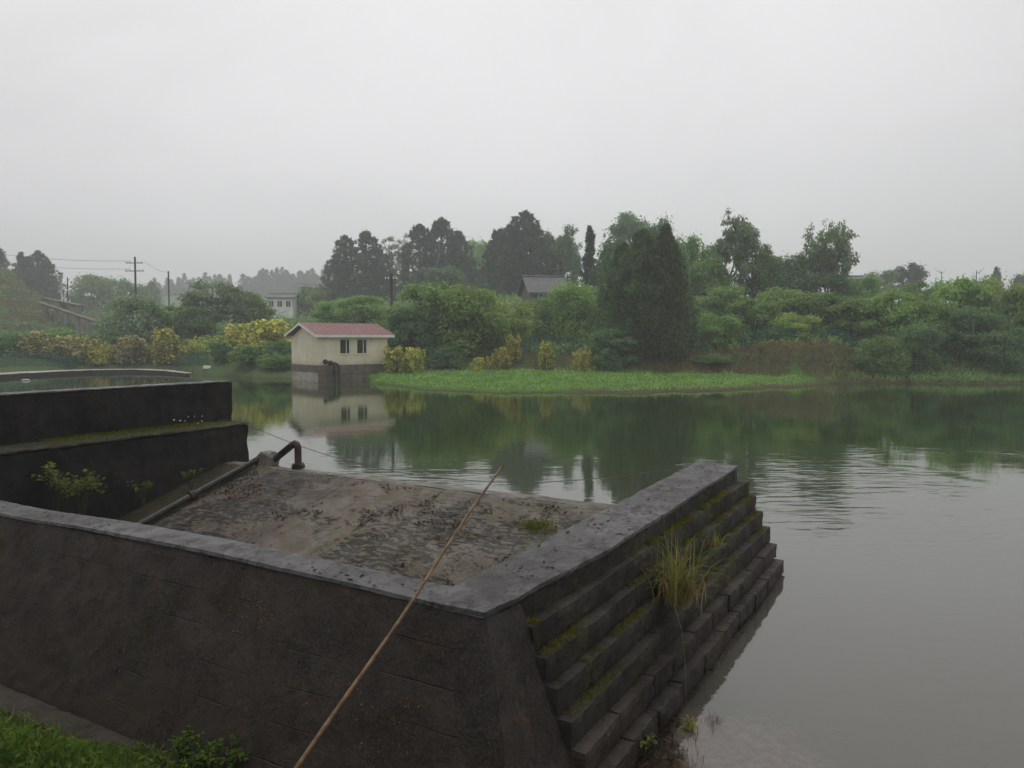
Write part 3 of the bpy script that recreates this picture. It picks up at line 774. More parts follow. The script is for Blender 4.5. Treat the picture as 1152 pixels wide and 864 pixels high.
T = [ # name, proto, material, u, v of top, width px, distance, label
 # left hill
 ('conifer_tree', 'spire', 'dark_conifer', 3, 279, 38, 132, 'dark conifer cut off by the left edge of the picture on the hilltop'),
 ('conifer_tree', 'narrow', 'dark_conifer', 28, 284, 24, 131, 'slim dark conifer on the left hilltop between two broader ones'),
 ('conifer_tree', 'spires_b', 'dark_conifer', 46, 283, 46, 128, 'broad dark conifer on the left hilltop beside the whitewashed pole'),
 ('broadleaf_tree', 'round_b', 'mid', 106, 309, 54, 142, 'round green tree beyond the aqueduct on the left hill'),
 ('broadleaf_tree', 'round_a', 'deep', 136, 313, 42, 146, 'darker rounded tree just left of the pole with two crossarms'),
 ('broadleaf_tree', 'round_c', 'deep', 168, 317, 26, 165, 'small dark tree just right of the pole with two crossarms'),
 ('broadleaf_tree', 'bushy_a', 'grey_green', 150, 331, 66, 84, 'pale green bushy tree in front of the pole with two crossarms'),
 ('broadleaf_tree', 'bushy_c', 'mid', 192, 344, 46, 86, 'mid green rounded tree at the foot of the slim bare pole'),
 ('broadleaf_tree', 'layer_a', 'grey_green', 243, 317, 66, 90, 'open layered grey green tree below the misty ridge'),
 ('broadleaf_tree', 'round_b', 'mid', 284, 329, 48, 95, 'rounded tree half hiding the white house'),
 ('broadleaf_tree', 'round_a', 'deep', 222, 345, 44, 82, 'low dark tree under the open layered tree'),
 ('broadleaf_tree', 'bushy_b', 'deep', 120, 372, 56, 80, 'low dark thicket tree behind the ochre shrubs'),
 ('broadleaf_tree', 'bushy_b', 'mid', 66, 369, 50, 82, 'low green thicket tree under the aqueduct'),
 ('broadleaf_tree', 'bushy_a', 'deep', 12, 373, 52, 76, 'dark thicket tree at the left edge above the netting'),
 # behind the pump house
 ('broadleaf_tree', 'round_b', 'mid', 352, 322, 40, 110, 'rounded green tree right of the white house'),
 ('broadleaf_tree', 'bushy_b', 'fresh', 378, 336, 46, 92, 'low fresh green tree behind the pump house roof'),
 ('broadleaf_tree', 'layer_b', 'fresh', 412, 333, 52, 88, 'spreading fresh green tree above the right half of the red roof'),
 ('conifer_tree', 'spires_a', 'dark_conifer', 405, 262, 74, 112, 'tall many pointed dark conifer standing above the pump house'),
 ('bamboo_clump', 'bamboo', 'grey_green', 440, 268, 26, 114, 'feathery bamboo clump right beside the leftmost tall conifer'),
 ('bamboo_clump', 'bamboo2', 'grey_green', 458, 262, 22, 116, 'taller feathery bamboo clump touching the second tall conifer'),
 ('conifer_tree', 'spires_c', 'dark_conifer', 489, 247, 74, 108, 'tall dark conifer between the bamboo and the pale rounded tree'),
 ('broadleaf_tree', 'round_b', 'fresh', 537, 270, 48, 122, 'pale green rounded tree set back between two dark conifers'),
 ('broadleaf_tree', 'round_a', 'deep', 524, 292, 40, 112, 'dim green tree below the pale rounded tree'),
 ('conifer_tree', 'spires_b', 'dark_conifer', 588, 240, 88, 100, 'tallest dark conifer left of the tiled roof'),
 ('conifer_tree', 'spires_a', 'dark_conifer', 562, 258, 46, 104, 'lower dark conifer on the left shoulder of the tallest one'),
 ('pine_tree', 'umbrella', 'deep', 631, 258, 44, 99, 'flat topped dark pine right of the tallest conifer'),
 ('conifer_tree', 'narrow', 'dark_conifer', 664, 255, 26, 92, 'narrow ragged conifer alone against the sky above the tiled roof'),
 ('broadleaf_tree', 'round_c', 'deep', 714, 240, 62, 96, 'large dark broadleaf tree rising behind the big cypress'),
 ('broadleaf_tree', 'round_a', 'deep', 742, 246, 40, 94, 'second dark broadleaf crown behind the right of the big cypress'),
 ('broadleaf_tree', 'round_b', 'deep', 690, 268, 40, 90, 'rounded dark crown filling the gap left of the big cypress'),
 ('broadleaf_tree', 'round_b', 'mid', 768, 266, 44, 88, 'yellowish green crown peeping out right of the big cypress'),
 ('cypress_tree', 'big_a', 'cypress', 712, 262, 84, 64, 'big dense dark cypress by the shore, left one of the joined pair'),
 ('cypress_tree', 'big_b', 'cypress', 750, 254, 66, 63, 'big dense dark cypress by the shore, right one of the joined pair'),
 ('broadleaf_tree', 'open_round', 'grey_green', 818, 242, 58, 86, 'tall tree with open rounded pale crown and visible forked trunk'),
 ('broadleaf_tree', 'round_c', 'mid', 846, 272, 38, 88, 'smaller darker tree leaning against the open rounded tree'),
 ('broadleaf_tree', 'round_a', 'mid', 794, 290, 46, 84, 'green crown below the left side of the open rounded tree'),
 ('broadleaf_tree', 'round_b', 'deep', 884, 287, 56, 88, 'rounded dull green tree left of the bare branched tall tree'),
 ('broadleaf_tree', 'open_tall', 'grey_green', 928, 252, 62, 86, 'tall sparse tree with spreading visible branches against the sky'),
 ('broadleaf_tree', 'round_a', 'deep', 935, 305, 46, 84, 'dark crown at the foot of the tall sparse tree'),
 ('broadleaf_tree', 'round_b', 'mid', 986, 305, 44, 104, 'low green tree right of the grey building'),
 ('broadleaf_tree', 'round_c', 'dark_conifer', 1018, 296, 34, 108, 'small compact dark tree standing up from the right skyline'),
 ('conifer_tree', 'spire', 'dark_conifer', 1118, 301, 20, 110, 'small dark pointed tree on the right skyline'),
 ('broadleaf_tree', 'round_a', 'dark_conifer', 1146, 308, 26, 110, 'small dark tree at the right edge of the skyline'),
 ('broadleaf_tree', 'round_b', 'mid', 790, 276, 50, 92, 'soft green crown between the big cypress and the open rounded tree'),
 ('broadleaf_tree', 'round_c', 'deep', 862, 290, 44, 92, 'dull green crown right of the darker leaning tree'),
 ('broadleaf_tree', 'round_a', 'grey_green', 905, 296, 44, 94, 'greyish crown just left of the trunk of the tall sparse tree'),
 ('broadleaf_tree', 'round_b', 'mid', 968, 312, 44, 90, 'green crown in front of the right end of the grey building'),
 ('broadleaf_tree', 'bushy_c', 'mid', 1034, 318, 48, 80, 'rounded green crown below the small compact dark tree'),
 ('broadleaf_tree', 'round_b', 'deep', 1096, 316, 50, 82, 'rounded green crown at the foot of the dead trunks'),
 ('broadleaf_tree', 'round_c', 'deep', 500, 300, 44, 98, 'dark crown under the second tall conifer'),
 ('broadleaf_tree', 'round_b', 'deep', 620, 300, 40, 104, 'dark crown behind the tiled roof'),
 # bright growth along the bank
 ('broadleaf_tree', 'layer_b', 'mid', 482, 318, 78, 70, 'spreading deep green tree right of the pump house'),
 ('broadleaf_tree', 'bushy_a', 'fresh', 532, 322, 84, 67, 'bright green bushy tree with yellowish sprays in the middle of the bank'),
 ('broadleaf_tree', 'bushy_b', 'lime', 570, 340, 62, 70, 'yellow green bushy tree below the tallest conifer'),
 ('broadleaf_tree', 'bushy_c', 'deep', 462, 345, 56, 66, 'dark leafy tree just behind the yellow shrub by the pump house'),
 ('broadleaf_tree', 'bushy_a', 'fresh', 648, 318, 64, 76, 'bright green tree just right of the tiled roof house'),
 ('broadleaf_tree', 'bushy_b', 'mid', 603, 334, 56, 78, 'low green tree left of the tiled roof house'),
 ('broadleaf_tree', 'layer_b', 'deep', 690, 370, 52, 62, 'dark low leafy tree at the left foot of the big cypress'),
 ('broadleaf_tree', 'layer_a', 'mid', 812, 322, 70, 74, 'layered green tree right of the big cypress'),
 ('broadleaf_tree', 'bushy_b', 'fresh', 806, 352, 58, 66, 'fresh green low tree close to the right of the big cypress'),
 ('broadleaf_tree', 'bushy_c', 'mid', 846, 338, 60, 68, 'green leafy tree behind the dry grass bank'),
 ('broadleaf_tree', 'bushy_a', 'fresh', 884, 324, 66, 72, 'fresh green tree left of the brown bank'),
 ('broadleaf_tree', 'layer_b', 'mid', 918, 330, 70, 68, 'wide green tree behind the green net fence on the right'),
 ('broadleaf_tree', 'bushy_b', 'lime', 896, 352, 52, 65, 'yellow green bush tree just above the brown bank'),
 ('broadleaf_tree', 'bushy_c', 'mid', 958, 334, 60, 66, 'green tree below the grey building'),
 ('broadleaf_tree', 'layer_a', 'fresh', 1006, 328, 70, 64, 'fresh green layered tree right of the grey building'),
 ('broadleaf_tree', 'bushy_a', 'mid', 1042, 336, 62, 62, 'mid green bushy tree on the far right bank'),
 ('broadleaf_tree', 'layer_b', 'fresh', 1072, 314, 66, 66, 'tall fresh green tree below the first dead trunks'),
 ('broadleaf_tree', 'bushy_c', 'deep', 1094, 345, 58, 60, 'dark green bushy tree low on the far right bank'),
 ('broadleaf_tree', 'bushy_b', 'lime', 1122, 312, 58, 67, 'yellow green tree on the far right under the pointed tree'),
 ('broadleaf_tree', 'layer_b', 'mid', 1148, 322, 60, 62, 'green tree at the right edge of the picture'),
 ('broadleaf_tree', 'bushy_a', 'deep', 1185, 318, 70, 60, 'dark green tree just past the right edge of the picture'),
 ('broadleaf_tree', 'bushy_a', 'deep', 1030, 365, 52, 58.5, 'low dark bushy tree hanging over the far right shore'),
 ('broadleaf_tree', 'bushy_b', 'deep', 1130, 368, 60, 57.5, 'lowest dark bushy tree beside the far right water edge'),
 ('broadleaf_tree', 'bushy_b', 'mid', 990, 378, 52, 58.5, 'round green bush tree right of the brown bank'),
 ('broadleaf_tree', 'bushy_c', 'deep', 776, 345, 40, 70, 'dark tree tucked against the right side of the big cypress'),
]
for t in T:
    t = list(t)
    if t[6] >= 96: t[6] *= 1.42
    plant(*t)
SHR = [
 ('shrub', 'shrub_b', 'ochre', 48, 373, 46, 76, 'widest ochre shrub on the left bank above the curved wall'),
 ('shrub', 'shrub_a', 'ochre', 86, 378, 40, 77, 'brownish ochre shrub second from the left on the far left bank'),
 ('shrub', 'shrub_d', 'yellow', 114, 383, 32, 77, 'low yellow shrub in the middle of the left bank row'),
 ('shrub', 'shrub_a', 'ochre', 152, 378, 36, 77, 'ochre shrub just left of the brightest yellow shrub'),
 ('shrub', 'shrub_c', 'yellow', 188, 369, 32, 76, 'brightest upright yellow shrub on the left bank'),
 ('shrub', 'shrub_d', 'yellow', 222, 379, 22, 78, 'small yellow shrub above the pale slab'),
 ('shrub', 'shrub_b', 'yellow', 272, 364, 46, 74, 'yellow shrub high on the bank left of the pump house, left one'),
 ('shrub', 'shrub_a', 'yellow', 306, 360, 48, 72, 'large yellow shrub touching the left gable of the pump house'),
 ('shrub', 'shrub_b', 'lime', 248, 377, 40, 76, 'yellow green shrub below the open layered tree'),
 ('shrub', 'shrub_c', 'deep', 252, 384, 22, 70, 'narrow dark bush beside the pale board'),
 ('shrub', 'shrub_b', 'mid', 284, 388, 52, 67, 'green bush overhanging the water left of the pump house'),
 ('shrub', 'shrub_d', 'mid', 312, 396, 40, 65, 'low green bush tight against the pump house gable'),
 ('shrub', 'shrub_b', 'deep', 318, 384, 44, 68, 'dark bush behind the pump house gable corner'),
 ('shrub', 'shrub_c', 'yellow', 444, 389, 24, 60, 'yellow shrub against the right end of the pump house'),
 ('shrub', 'shrub_a', 'yellow', 466, 391, 20, 60.5, 'smaller yellow shrub beside the one at the pump house end'),
 ('shrub', 'shrub_a', 'yellow', 537, 402, 15, 61, 'tiny yellow shrub on the edge of the green tongue'),
 ('shrub', 'shrub_b', 'yellow', 562, 391, 26, 61.5, 'yellow shrub in the middle of the bank above the green tongue'),
 ('shrub', 'shrub_c', 'yellow', 577, 376, 16, 63, 'upright yellow shrub behind the middle one'),
 ('shrub', 'shrub_c', 'yellow', 616, 384, 16, 61.5, 'slim yellow shrub below the tiled roof'),
 ('shrub', 'shrub_d', 'yellow', 656, 391, 26, 61, 'round bright yellow shrub left of the big cypress'),
 ('shrub', 'shrub_b', 'deep', 684, 392, 36, 60.5, 'dark green bush between the yellow shrub and the big cypress'),
 ('shrub', 'shrub_b', 'fresh', 868, 386, 36, 62, 'bright green bush at the left end of the brown bank'),
 ('shrub', 'shrub_d', 'mid', 1000, 392, 44, 57.5, 'rounded green bush where the brown bank ends'),
 ('shrub', 'shrub_b', 'deep', 500, 390, 40, 62.5, 'dark bush on the bank right of the small yellow shrubs'),
 ('shrub', 'shrub_d', 'mid', 800, 398, 40, 61, 'low green bush right of the big cypress trunks'),
]
for t in SHR: plant(*t, cat='shrub', stem='stem')
r5 = random.Random(5)
for k in range(44):   # trees fading out on the far ridge
    u = 172 + k * 4.9 + r5.uniform(-2, 2)
    vt = (309 if u < 276 else 303) + r5.uniform(-3, 8) + (9 if 264 < u < 278 else 0) + (6 if u < 190 else 0)
    plant('conifer_tree', r5.choice(['ridge_a', 'ridge_b']), 'ridge', u, vt, r5.uniform(12, 19), 480 + r5.uniform(-25, 40), 'tall grey conifer fading into mist on the far ridge', group='conifers along the misty far ridge')

# undergrowth between the trees, and grass
def scatter(name, mat, n, us, ys, l, w, hgt, seed, tuft=1, cond=None, up=.6, vert=.0, label=None):
    r = random.Random(seed); b = MB()
    for _ in range(n):
        u = r.uniform(*us); Y = ys[0] + (ys[1] - ys[0]) * r.random() ** 1.3
        x = (u - CU) / F * Y; z = terrain_z(x, Y)
        if z < .1 or (cond and not cond(u, Y, z)): continue
        k = max(0, .5 + .5 * nz(x * .25, Y * .25, seed)); hh = hgt * (.4 + 1.1 * k)
        for _q in range(tuft):
            p = Vector((x + r.uniform(-.25, .25), Y + r.uniform(-.25, .25), z + hh * r.random()))
            leaf(b, p, rvec(r) + Vector((0, 0, up)), rvec(r) + Vector((0, 0, vert)), l * r.uniform(.6, 1.4), w * r.uniform(.6, 1.4))
    o = b.build(name, M[mat]); tag(o, label, name.replace('_', ' '), kind='stuff'); return o
def tongue(u, Y): 
    return Y - lerp_table(US, SH, u) - lerp_table(US, TL, u)
scatter('undergrowth', 'mid', 12000, (-420, 1650), (60, 112), .5, .3, 1.0, 61, 3, lambda u, Y, z: tongue(u, Y) > 5 and not (u < 130 and Y > 84), label='tangled green undergrowth filling the slope between the trees')
scatter('bank_weeds', 'deep', 7000, (-420, 1650), (52, 78), .34, .2, .7, 62, 3, lambda u, Y, z: tongue(u, Y) > 2.5 and not (480 < u < 640 and Y < 63), label='dark weeds along the foot of the trees')
scatter('dry_grass', 'straw', 8500, (560, 985), (53, 66), .42, .05, .35, 63, 3, lambda u, Y, z: .2 < tongue(u, Y) < 5.5 and (u > 740 or r5.random() < .3), vert=1.6, label='dry brown grass on the bank above the green tongue')
scatter('bank_grass', 'fresh', 9000, (405, 945), (44, 62), .20, .05, .14, 64, 2, lambda u, Y, z: tongue(u, Y) < .6 and Y - lerp_table(US, SH, u) > .8, vert=1.5, label='short bright green grass on the tongue of land')
scatter('sedge', 'lime', 2600, (405, 960), (43, 62), .42, .05, .30, 68, 2, lambda u, Y, z: tongue(u, Y) < .4 and nz(u * .035, Y * .4, 6) > .12, vert=1.8, label='taller yellowish sedge in patches on the tongue of land')
scatter('shore_grass', 'mid', 4200, (930, 1250), (53, 62), .4, .06, .3, 65, 3, lambda u, Y, z: z < 1.9, vert=1.5, label='green grass sloping to the water on the right')
scatter('hill_grass', 'grey_green', 7000, (-420, 140), (84, 132), .5, .2, .4, 66, 2, label='rough grass on the terraced left hill')

# ------------------------------------------------------------------ pump house
PH = R(40)
ph = empty('pump_house', (-14.8, 57.0, 0), 'cream pump house with red sheet roof standing in the water', 'pump house', rz=PH)
LX, WY = 6.07, 4.83; Z1, Z2, ZR = 1.25, 3.45, 4.47
b = MB(); b.hexa(lambda i, j, k: (LX * i, WY * j, -1.6 + (.52 + 1.6) * k), 14, 10, 6, .03, 1, .02)
b.build('plinth', M['plinth'], ph)
b = MB(); b.box(-.03, LX + .03, -.03, WY + .03, .52, Z1); b.build('damp_band', M['band'], ph)
b = MB(); b.box(-.012, .0, .1, WY - .1, -.6, .62); b.box(-.045, -.012, .02, WY - .02, -.5, .66); b.build('limewash', M['plinth_pale'], ph)
wins = [(1.86, 2.70), (3.33, 4.20)]; WZ0, WZ1 = 2.10, 3.24
b = MB(); t_ = .2
b.box(0, LX, 0, t_, Z1, WZ0); b.box(0, LX, 0, t_, WZ1, Z2)
xs = [0] + [x for w_ in wins for x in w_] + [LX]
for q in range(0, len(xs), 2): b.box(xs[q], xs[q + 1], 0, t_, WZ0, WZ1)
b.box(0, LX, WY - t_, WY, Z1, Z2)
for x0 in (0, LX - t_):
    n0 = len(b.v); pr = [(t_, Z1), (WY - t_, Z1), (WY - t_, Z2), (WY / 2, ZR - .12), (t_, Z2)]
    b.v += [(x0, y, z) for y, z in pr] + [(x0 + t_, y, z) for y, z in pr]
    b.f += [tuple(n0 + i for i in (4, 3, 2, 1, 0)), tuple(n0 + 5 + i for i in range(5))] + [(n0 + i, n0 + (i + 1) % 5, n0 + 5 + (i + 1) % 5, n0 + 5 + i) for i in range(5)]
b.build('wall', M['cream'], ph)
ov = .42
def slope(side):
    b = MB(); 
    y0 = -ov if side < 0 else WY + ov; zz = Z2 + .10 - .02
    n0 = len(b.v)
    for x in (-ov, LX + ov):
        b.v += [(x, y0, zz), (x, WY / 2, ZR), (x, WY / 2, ZR + .07), (x, y0, zz + .07)]
    q = [(0, 1, 2, 3), (7, 6, 5, 4), (3, 2, 6, 7), (0, 4, 5, 1), (0, 3, 7, 4), (1, 5, 6, 2)]
    b.f += [tuple(n0 + i for i in f) for f in q]
    for k in range(19):   # standing ribs of the sheet
        x = -ov + .03 + k * (LX + 2 * ov - .06) / 18
        n0 = len(b.v)
        for xx in (x - .025, x + .025):
            b.v += [(xx, y0, zz + .07), (xx, WY / 2, ZR + .07), (xx, WY / 2, ZR + .105), (xx, y0, zz + .105)]
        b.f += [tuple(n0 + i for i in f) for f in q]
    return b
rf = slope(-1).build('roof', M['roof_red'], ph); slope(1).build('roof', M['roof_red'], ph)
for side in (-1, 1):
    y0 = -ov - .03 if side < 0 else WY + ov
    b = MB(); b.box(-ov, LX + ov, y0, y0 + .03, Z2 - .06, Z2 + .14); b.build('fascia', M['white'], ph)
for x in (-ov - .03, LX + ov):
    for sy in (0, 1):
        b = MB(); n0 = 0
        ya = -ov if sy == 0 else WY + ov
        for xx in (x, x + .03):
            b.v += [(xx, ya, Z2 - .04), (xx, WY / 2, ZR - .12), (xx, WY / 2, ZR + .07), (xx, ya, Z2 + .14)]
        b.f += [(0, 1, 2, 3), (7, 6, 5, 4), (3, 2, 6, 7), (0, 4, 5, 1), (0, 3, 7, 4), (1, 5, 6, 2)]
        b.build('bargeboard', M['white'], ph)
for (x0, x1) in wins:
    b = MB(); w_ = .035
    b.box(x0, x1, .05, .12, WZ0, WZ0 + w_); b.box(x0, x1, .05, .12, WZ1 - w_, WZ1)
    b.box(x0, x0 + w_, .05, .12, WZ0 + w_, WZ1 - w_); b.box(x1 - w_, x1, .05, .12, WZ0 + w_, WZ1 - w_)
    fr = b.build('window', M['white'], ph)
    b = MB(); b.box(x0 + w_, x1 - w_, .075, .095, WZ0 + w_, WZ1 - w_); b.build('pane', M['glass'], fr)
    for s_ in (.66,):
        b = MB(); xm = x0 + (x1 - x0) * s_; b.box(xm - .028, xm + .028, .052, .074, WZ0 + w_, WZ1 - w_); b.build('mullion', M['white'], fr)
    b = MB(); b.box(x0 - .06, x1 + .06, -.06, .05, WZ0 - .07, WZ0 - .003); b.build('sill', M['cream'], fr)
for (xw, xo, zz, lab) in ((.55, 1.02, 1.52, 'black suction pipe bending into the water at the pump house, left one'), (1.0, 1.42, 1.42, 'black suction pipe bending into the water at the pump house, right one')):
    q = lambda x, y, z: (ph.matrix_basis if False else Matrix.Translation(Vector((-14.8, 57.0, 0))) @ Matrix.Rotation(PH, 4, 'Z')) @ Vector((x, y, z))
    o = empty('suction_pipe', q(xo, -.6, 0), lab, 'pipe')
    pts = [q(xw, -.035, zz), q(xw, -.34, zz + .0), q(xw + .12, -.52, zz - .02), q(xo - .14, -.6, zz - .12), q(xo - .03, -.6, zz - .22), q(xo, -.6, zz - .42), q(xo, -.6, .4), q(xo + .03, -.62, -.9)]
    b = MB(); b.tube([p - o.location for p in pts], .10, 10); b.build('pipe_run', M['pipe'], o, True)
    b = MB(); b.tube([q(xw, -.034, zz) - o.location, q(xw, -.12, zz) - o.location], .19, 12); b.build('flange', M['pipe'], o)
    b = MB(); b.tube([q(xo, -.6, .72) - o.location, q(xo, -.6, .80) - o.location], .15, 12); b.build('collar', M['rust'], o)

# ------------------------------------------------------------------ buildings among the trees
def gable_house(name, label, u, Y, zb, wid, dep, zw, zr, wall, roof, rz, nwin, wincol='glass', ovh=.5):
    x = (u - CU) / F * Y
    h = empty(name, (x, Y, zb), label, 'house', rz=rz)
    b = MB(); b.box(-wid / 2, wid / 2, 0, dep, -1.5, zw)
    n0 = len(b.v)
    for xx in (-wid / 2, wid / 2): b.v += [(xx, 0.001, zw), (xx, dep - .001, zw), (xx, dep / 2, zr - .12)]
    b.f += [(n0, n0 + 1, n0 + 2), (n0 + 5, n0 + 4, n0 + 3)]
    b.build('wall', M[wall], h)
    for s in (0, 1):
        b = MB(); y0 = -ovh if s == 0 else dep + ovh; zz = zw - ovh * (zr - zw) / (dep / 2) * .9
        for xx in (-wid / 2 - ovh, wid / 2 + ovh):
            b.v += [(xx, y0, zz), (xx, dep / 2, zr - .1), (xx, dep / 2, zr + .08), (xx, y0, zz + .16)]
        b.f += [(0, 1, 2, 3), (7, 6, 5, 4), (3, 2, 6, 7), (0, 4, 5, 1), (0, 3, 7, 4), (1, 5, 6, 2)]
        b.build('roof', M[roof], h)
    b = MB(); b.tube([(-wid / 2 - ovh, dep / 2, zr + .12), (wid / 2 + ovh, dep / 2, zr + .12)], .14, 8); b.build('ridge_cap', M[roof], h)
    for k in range(nwin):
        cx = -wid / 2 + wid * (k + .5) / nwin; ww_ = wid / nwin * .30
        b = MB(); z0, z1 = zw * .45, zw * .82
        b.box(cx - ww_, cx + ww_, -.05, -.002, z0, z1); wv = b.build('window', M['white'], h)
        b = MB(); b.box(cx - ww_ + .07, cx - .04, -.075, -.052, z0 + .07, z1 - .07); b.box(cx + .04, cx + ww_ - .07, -.075, -.052, z0 + .07, z1 - .07); b.build('pane', M[wincol], wv)
    return h
gable_house('tiled_house', 'house with grey tiled pitched roof half hidden among the dark trees', 617, 88, at_Y(617, 344, 88).z, 4.2, 5.0, 1.7, 3.5, 'mud_wall', 'tile', R(12), 1)
gable_house('grey_building', 'plain grey building showing between trees below the tall sparse tree', 957, 108, at_Y(957, 328, 108).z, 3.4, 5, 1.7, 2.25, 'grey_wall', 'tile', R(-12), 1, ovh=.3)
gable_house('white_house', 'white house with a row of windows in the misty valley', 316, 150, at_Y(316, 354, 150).z, 5.0, 6, 3.4, 4.2, 'pale_wall', 'tile', R(4), 3)

# aqueduct on the left hill
aq0 = at_Y(46, 340, 102); aq1 = at_Y(118, 364, 96)
aq = empty('aqueduct', aq0, 'concrete aqueduct on short pillars stepping down the left hill', 'aqueduct')
d = aq1 - aq0; sd = d.cross(Vector((0, 0, 1))).normalized()
def bar(p, q, wdt, t0, t1):
    b = MB(); s = (q - p).cross(Vector((0, 0, 1))).normalized() * wdt
    c = [p - s, p + s, q - s, q + s]
    b.v = [tuple(x + Vector((0, 0, t0))) for x in c] + [tuple(x + Vector((0, 0, t1))) for x in c]
    b.f = [(0, 2, 3, 1), (4, 5, 7, 6), (0, 1, 5, 4), (2, 6, 7, 3), (0, 4, 6, 2), (1, 3, 7, 5)]
    return b
bar(Vector(), d, .35, -.28, 0).build('deck', M['plinth'], aq)
for k in range(6):
    p = d * ((k + .5) / 6); zb = terrain_z(*(aq0 + p).xy) - aq0.z
    b = MB(); b.box(p.x - .22, p.x + .22, p.y - .3, p.y + .3, min(zb, p.z - 1.6) - .3, p.z - .27); b.build('pillar', M['grey_wall'], aq)
s0 = at_Y(50, 335, 112); s1 = at_Y(90, 343, 108)
o = bar(Vector(), s1 - s0, .5, -.4, .02).build('channel_slab', M['crest']); o.location = s0; tag(o, 'pale concrete slab path above the aqueduct on the left hill', 'path slab')

# poles and wires
def pole(u, vt, Y, rad, mat, label, arms=(), vb=None, cat='utility pole', name='utility_pole', head=False):
    x = (u - CU) / F * Y; zb = terrain_z(x, Y) - .3; zt = at_Y(u, vt, Y).z
    o = empty(name, (x, Y, zb), label, cat)
    b = MB(); b.tube([(0, 0, 0), (0, 0, (zt - zb) * .5), (.03, 0, zt - zb)], [rad * 1.25, rad * 1.1, rad], 8); b.build('shaft', M[mat], o, True)
    for (va, wpx) in arms:
        z = at_Y(u, va, Y).z - zb; w = wpx / F * Y / 2
        b = MB(); b.box(-w, w, -rad - .1, -rad - .002, z - .05, z + .05); arm = b.build('crossarm', M['pole_dark'], o)
        for s in (-.92, -.45, .45, .92):
            b = MB(); b.tube([(s * w, -rad - .05, z + .052), (s * w, -rad - .05, z + .2), (s * w, -rad - .05, z + .3)], [.05, .09, .04], 7); b.build('insulator', M['white'], arm)
    if head:
        b = MB(); b.tube([(-.35, 0, zt - zb + .03), (.35, 0, zt - zb + .10)], [.13, .10], 8); b.build('lamp_head', M['pole_dark'], o)
    return o
P1Y = 104
pole(155, 289, P1Y, .13, 'pole_dark', 'grey utility pole with two crossarms standing on the left skyline', ((296, 19), (305, 21)))
pole(192, 305, 128, .13, 'pole_dark', 'slim bare pole in front of the left end of the misty ridge')
pole(72, 308, 122, .13, 'pole_white', 'whitewashed pole with a small head on the left hill', head=True, cat='pole', name='lamp_pole')
pole(79, 312, 124, .09, 'pole_dark', 'thin dark pole just right of the whitewashed pole')
pole(441, 308, 78, .13, 'pole_dark', 'dark utility pole behind the pump house in front of the conifers', ((315, 13),))
def wire(p, q, sagm, label, rad=.022, grp=None):
    b = MB(); pts = []
    for k in range(25):
        t = k / 24; c = p.lerp(q, t); c.z -= 4 * sagm * t * (1 - t); pts.append(c)
    b.tube(pts, rad, 5); o = b.build('power_line', M['pole_dark']); tag(o, label, 'power line', grp)
wire(at_Y(146, 293.5, P1Y - .2), at_Y(-90, 270, 112), .9, 'upper power line sagging from the crossarm pole out of the picture on the left')
wire(at_Y(146, 302.5, P1Y - .2), at_Y(-90, 280, 112), .9, 'lower power line sagging from the crossarm pole out of the picture on the left')
wire(at_Y(163, 294, P1Y - .2), at_Y(192, 306, 128), .5, 'power line between the crossarm pole and the slim bare pole', .018)
wire(at_Y(437, 313.5, 77.8), at_Y(330, 318, 92), .5, 'upper power line crossing in front of the leftmost tall conifer', .016)
wire(at_Y(437, 317.5, 77.8), at_Y(330, 322, 92), .5, 'lower power line crossing in front of the leftmost tall conifer', .016)
for (u, vt, Y, rad, lab) in ((1050, 312, 92, .10, 'thin dead trunk rising left of the other bare trunks on the right'), (1056, 305, 92, .07, 'twiggy dead trunk beside the first bare trunk on the right'), (1095, 304, 90, .10, 'tall bare dead trunk on the right skyline'), (1106, 312, 90, .08, 'short bare dead trunk nearest the pointed tree on the right')):
    x = (u - CU) / F * Y; zb = terrain_z(x, Y); zt = at_Y(u, vt, Y).z
    b = MB(); b.tube([(0, 0, -.3), (.05, 0, (zt - zb) * .5), (-.03, 0, zt - zb)], [rad * 1.4, rad, rad * .35], 6)
    rr = random.Random(int(u))
    for k in range(6):
        z = (zt - zb) * rr.uniform(.7, .97); a = rr.uniform(0, 6.28); l_ = rr.uniform(.4, .9)
        b.tube([(0, 0, z), (l_ * math.cos(a) * .6, l_ * math.sin(a) * .6, z + .25), (l_ * math.cos(a), l_ * math.sin(a), z + .7)], [rad * .4, rad * .25, rad * .1], 4)
    o = empty('dead_tree', (x, Y, zb), lab, 'dead tree'); b.build('trunk', M['bark'], o)

# net fences
def fence(label, pts, h, mat='teal_net'):
    """pts: (u, Y)"""
    P = [Vector(((u - CU) / F * Y, Y, terrain_z((u - CU) / F * Y, Y))) for u, Y in pts]
    f = empty('net_fence', P[0], label, 'fence')
    b = MB(); dense = []
    for i in range(len(P) - 1):
        for k in range(8):
            t = k / 8; q = P[i].lerp(P[i + 1], t); q.z = terrain_z(q.x, q.y); dense.append(q)
    dense.append(P[-1])
    for q in dense:
        q2 = q - P[0]
        b.v += [(q2.x, q2.y, q2.z - .1), (q2.x, q2.y + .05 * nz(q.x, q.y), q2.z + h * (.93 + .08 * nz(q.x * .7, 2)))]
    b.f = [(2 * i, 2 * i + 2, 2 * i + 3, 2 * i + 1) for i in range(len(dense) - 1)]
    b.build('netting', M[mat], f)
    for q in dense[::5]:
        q2 = q - P[0]; b = MB(); b.tube([(q2.x, q2.y + .06, q2.z - .3), (q2.x, q2.y + .06, q2.z + h + .12)], .045, 6); b.build('post', M['pole_dark'], f)
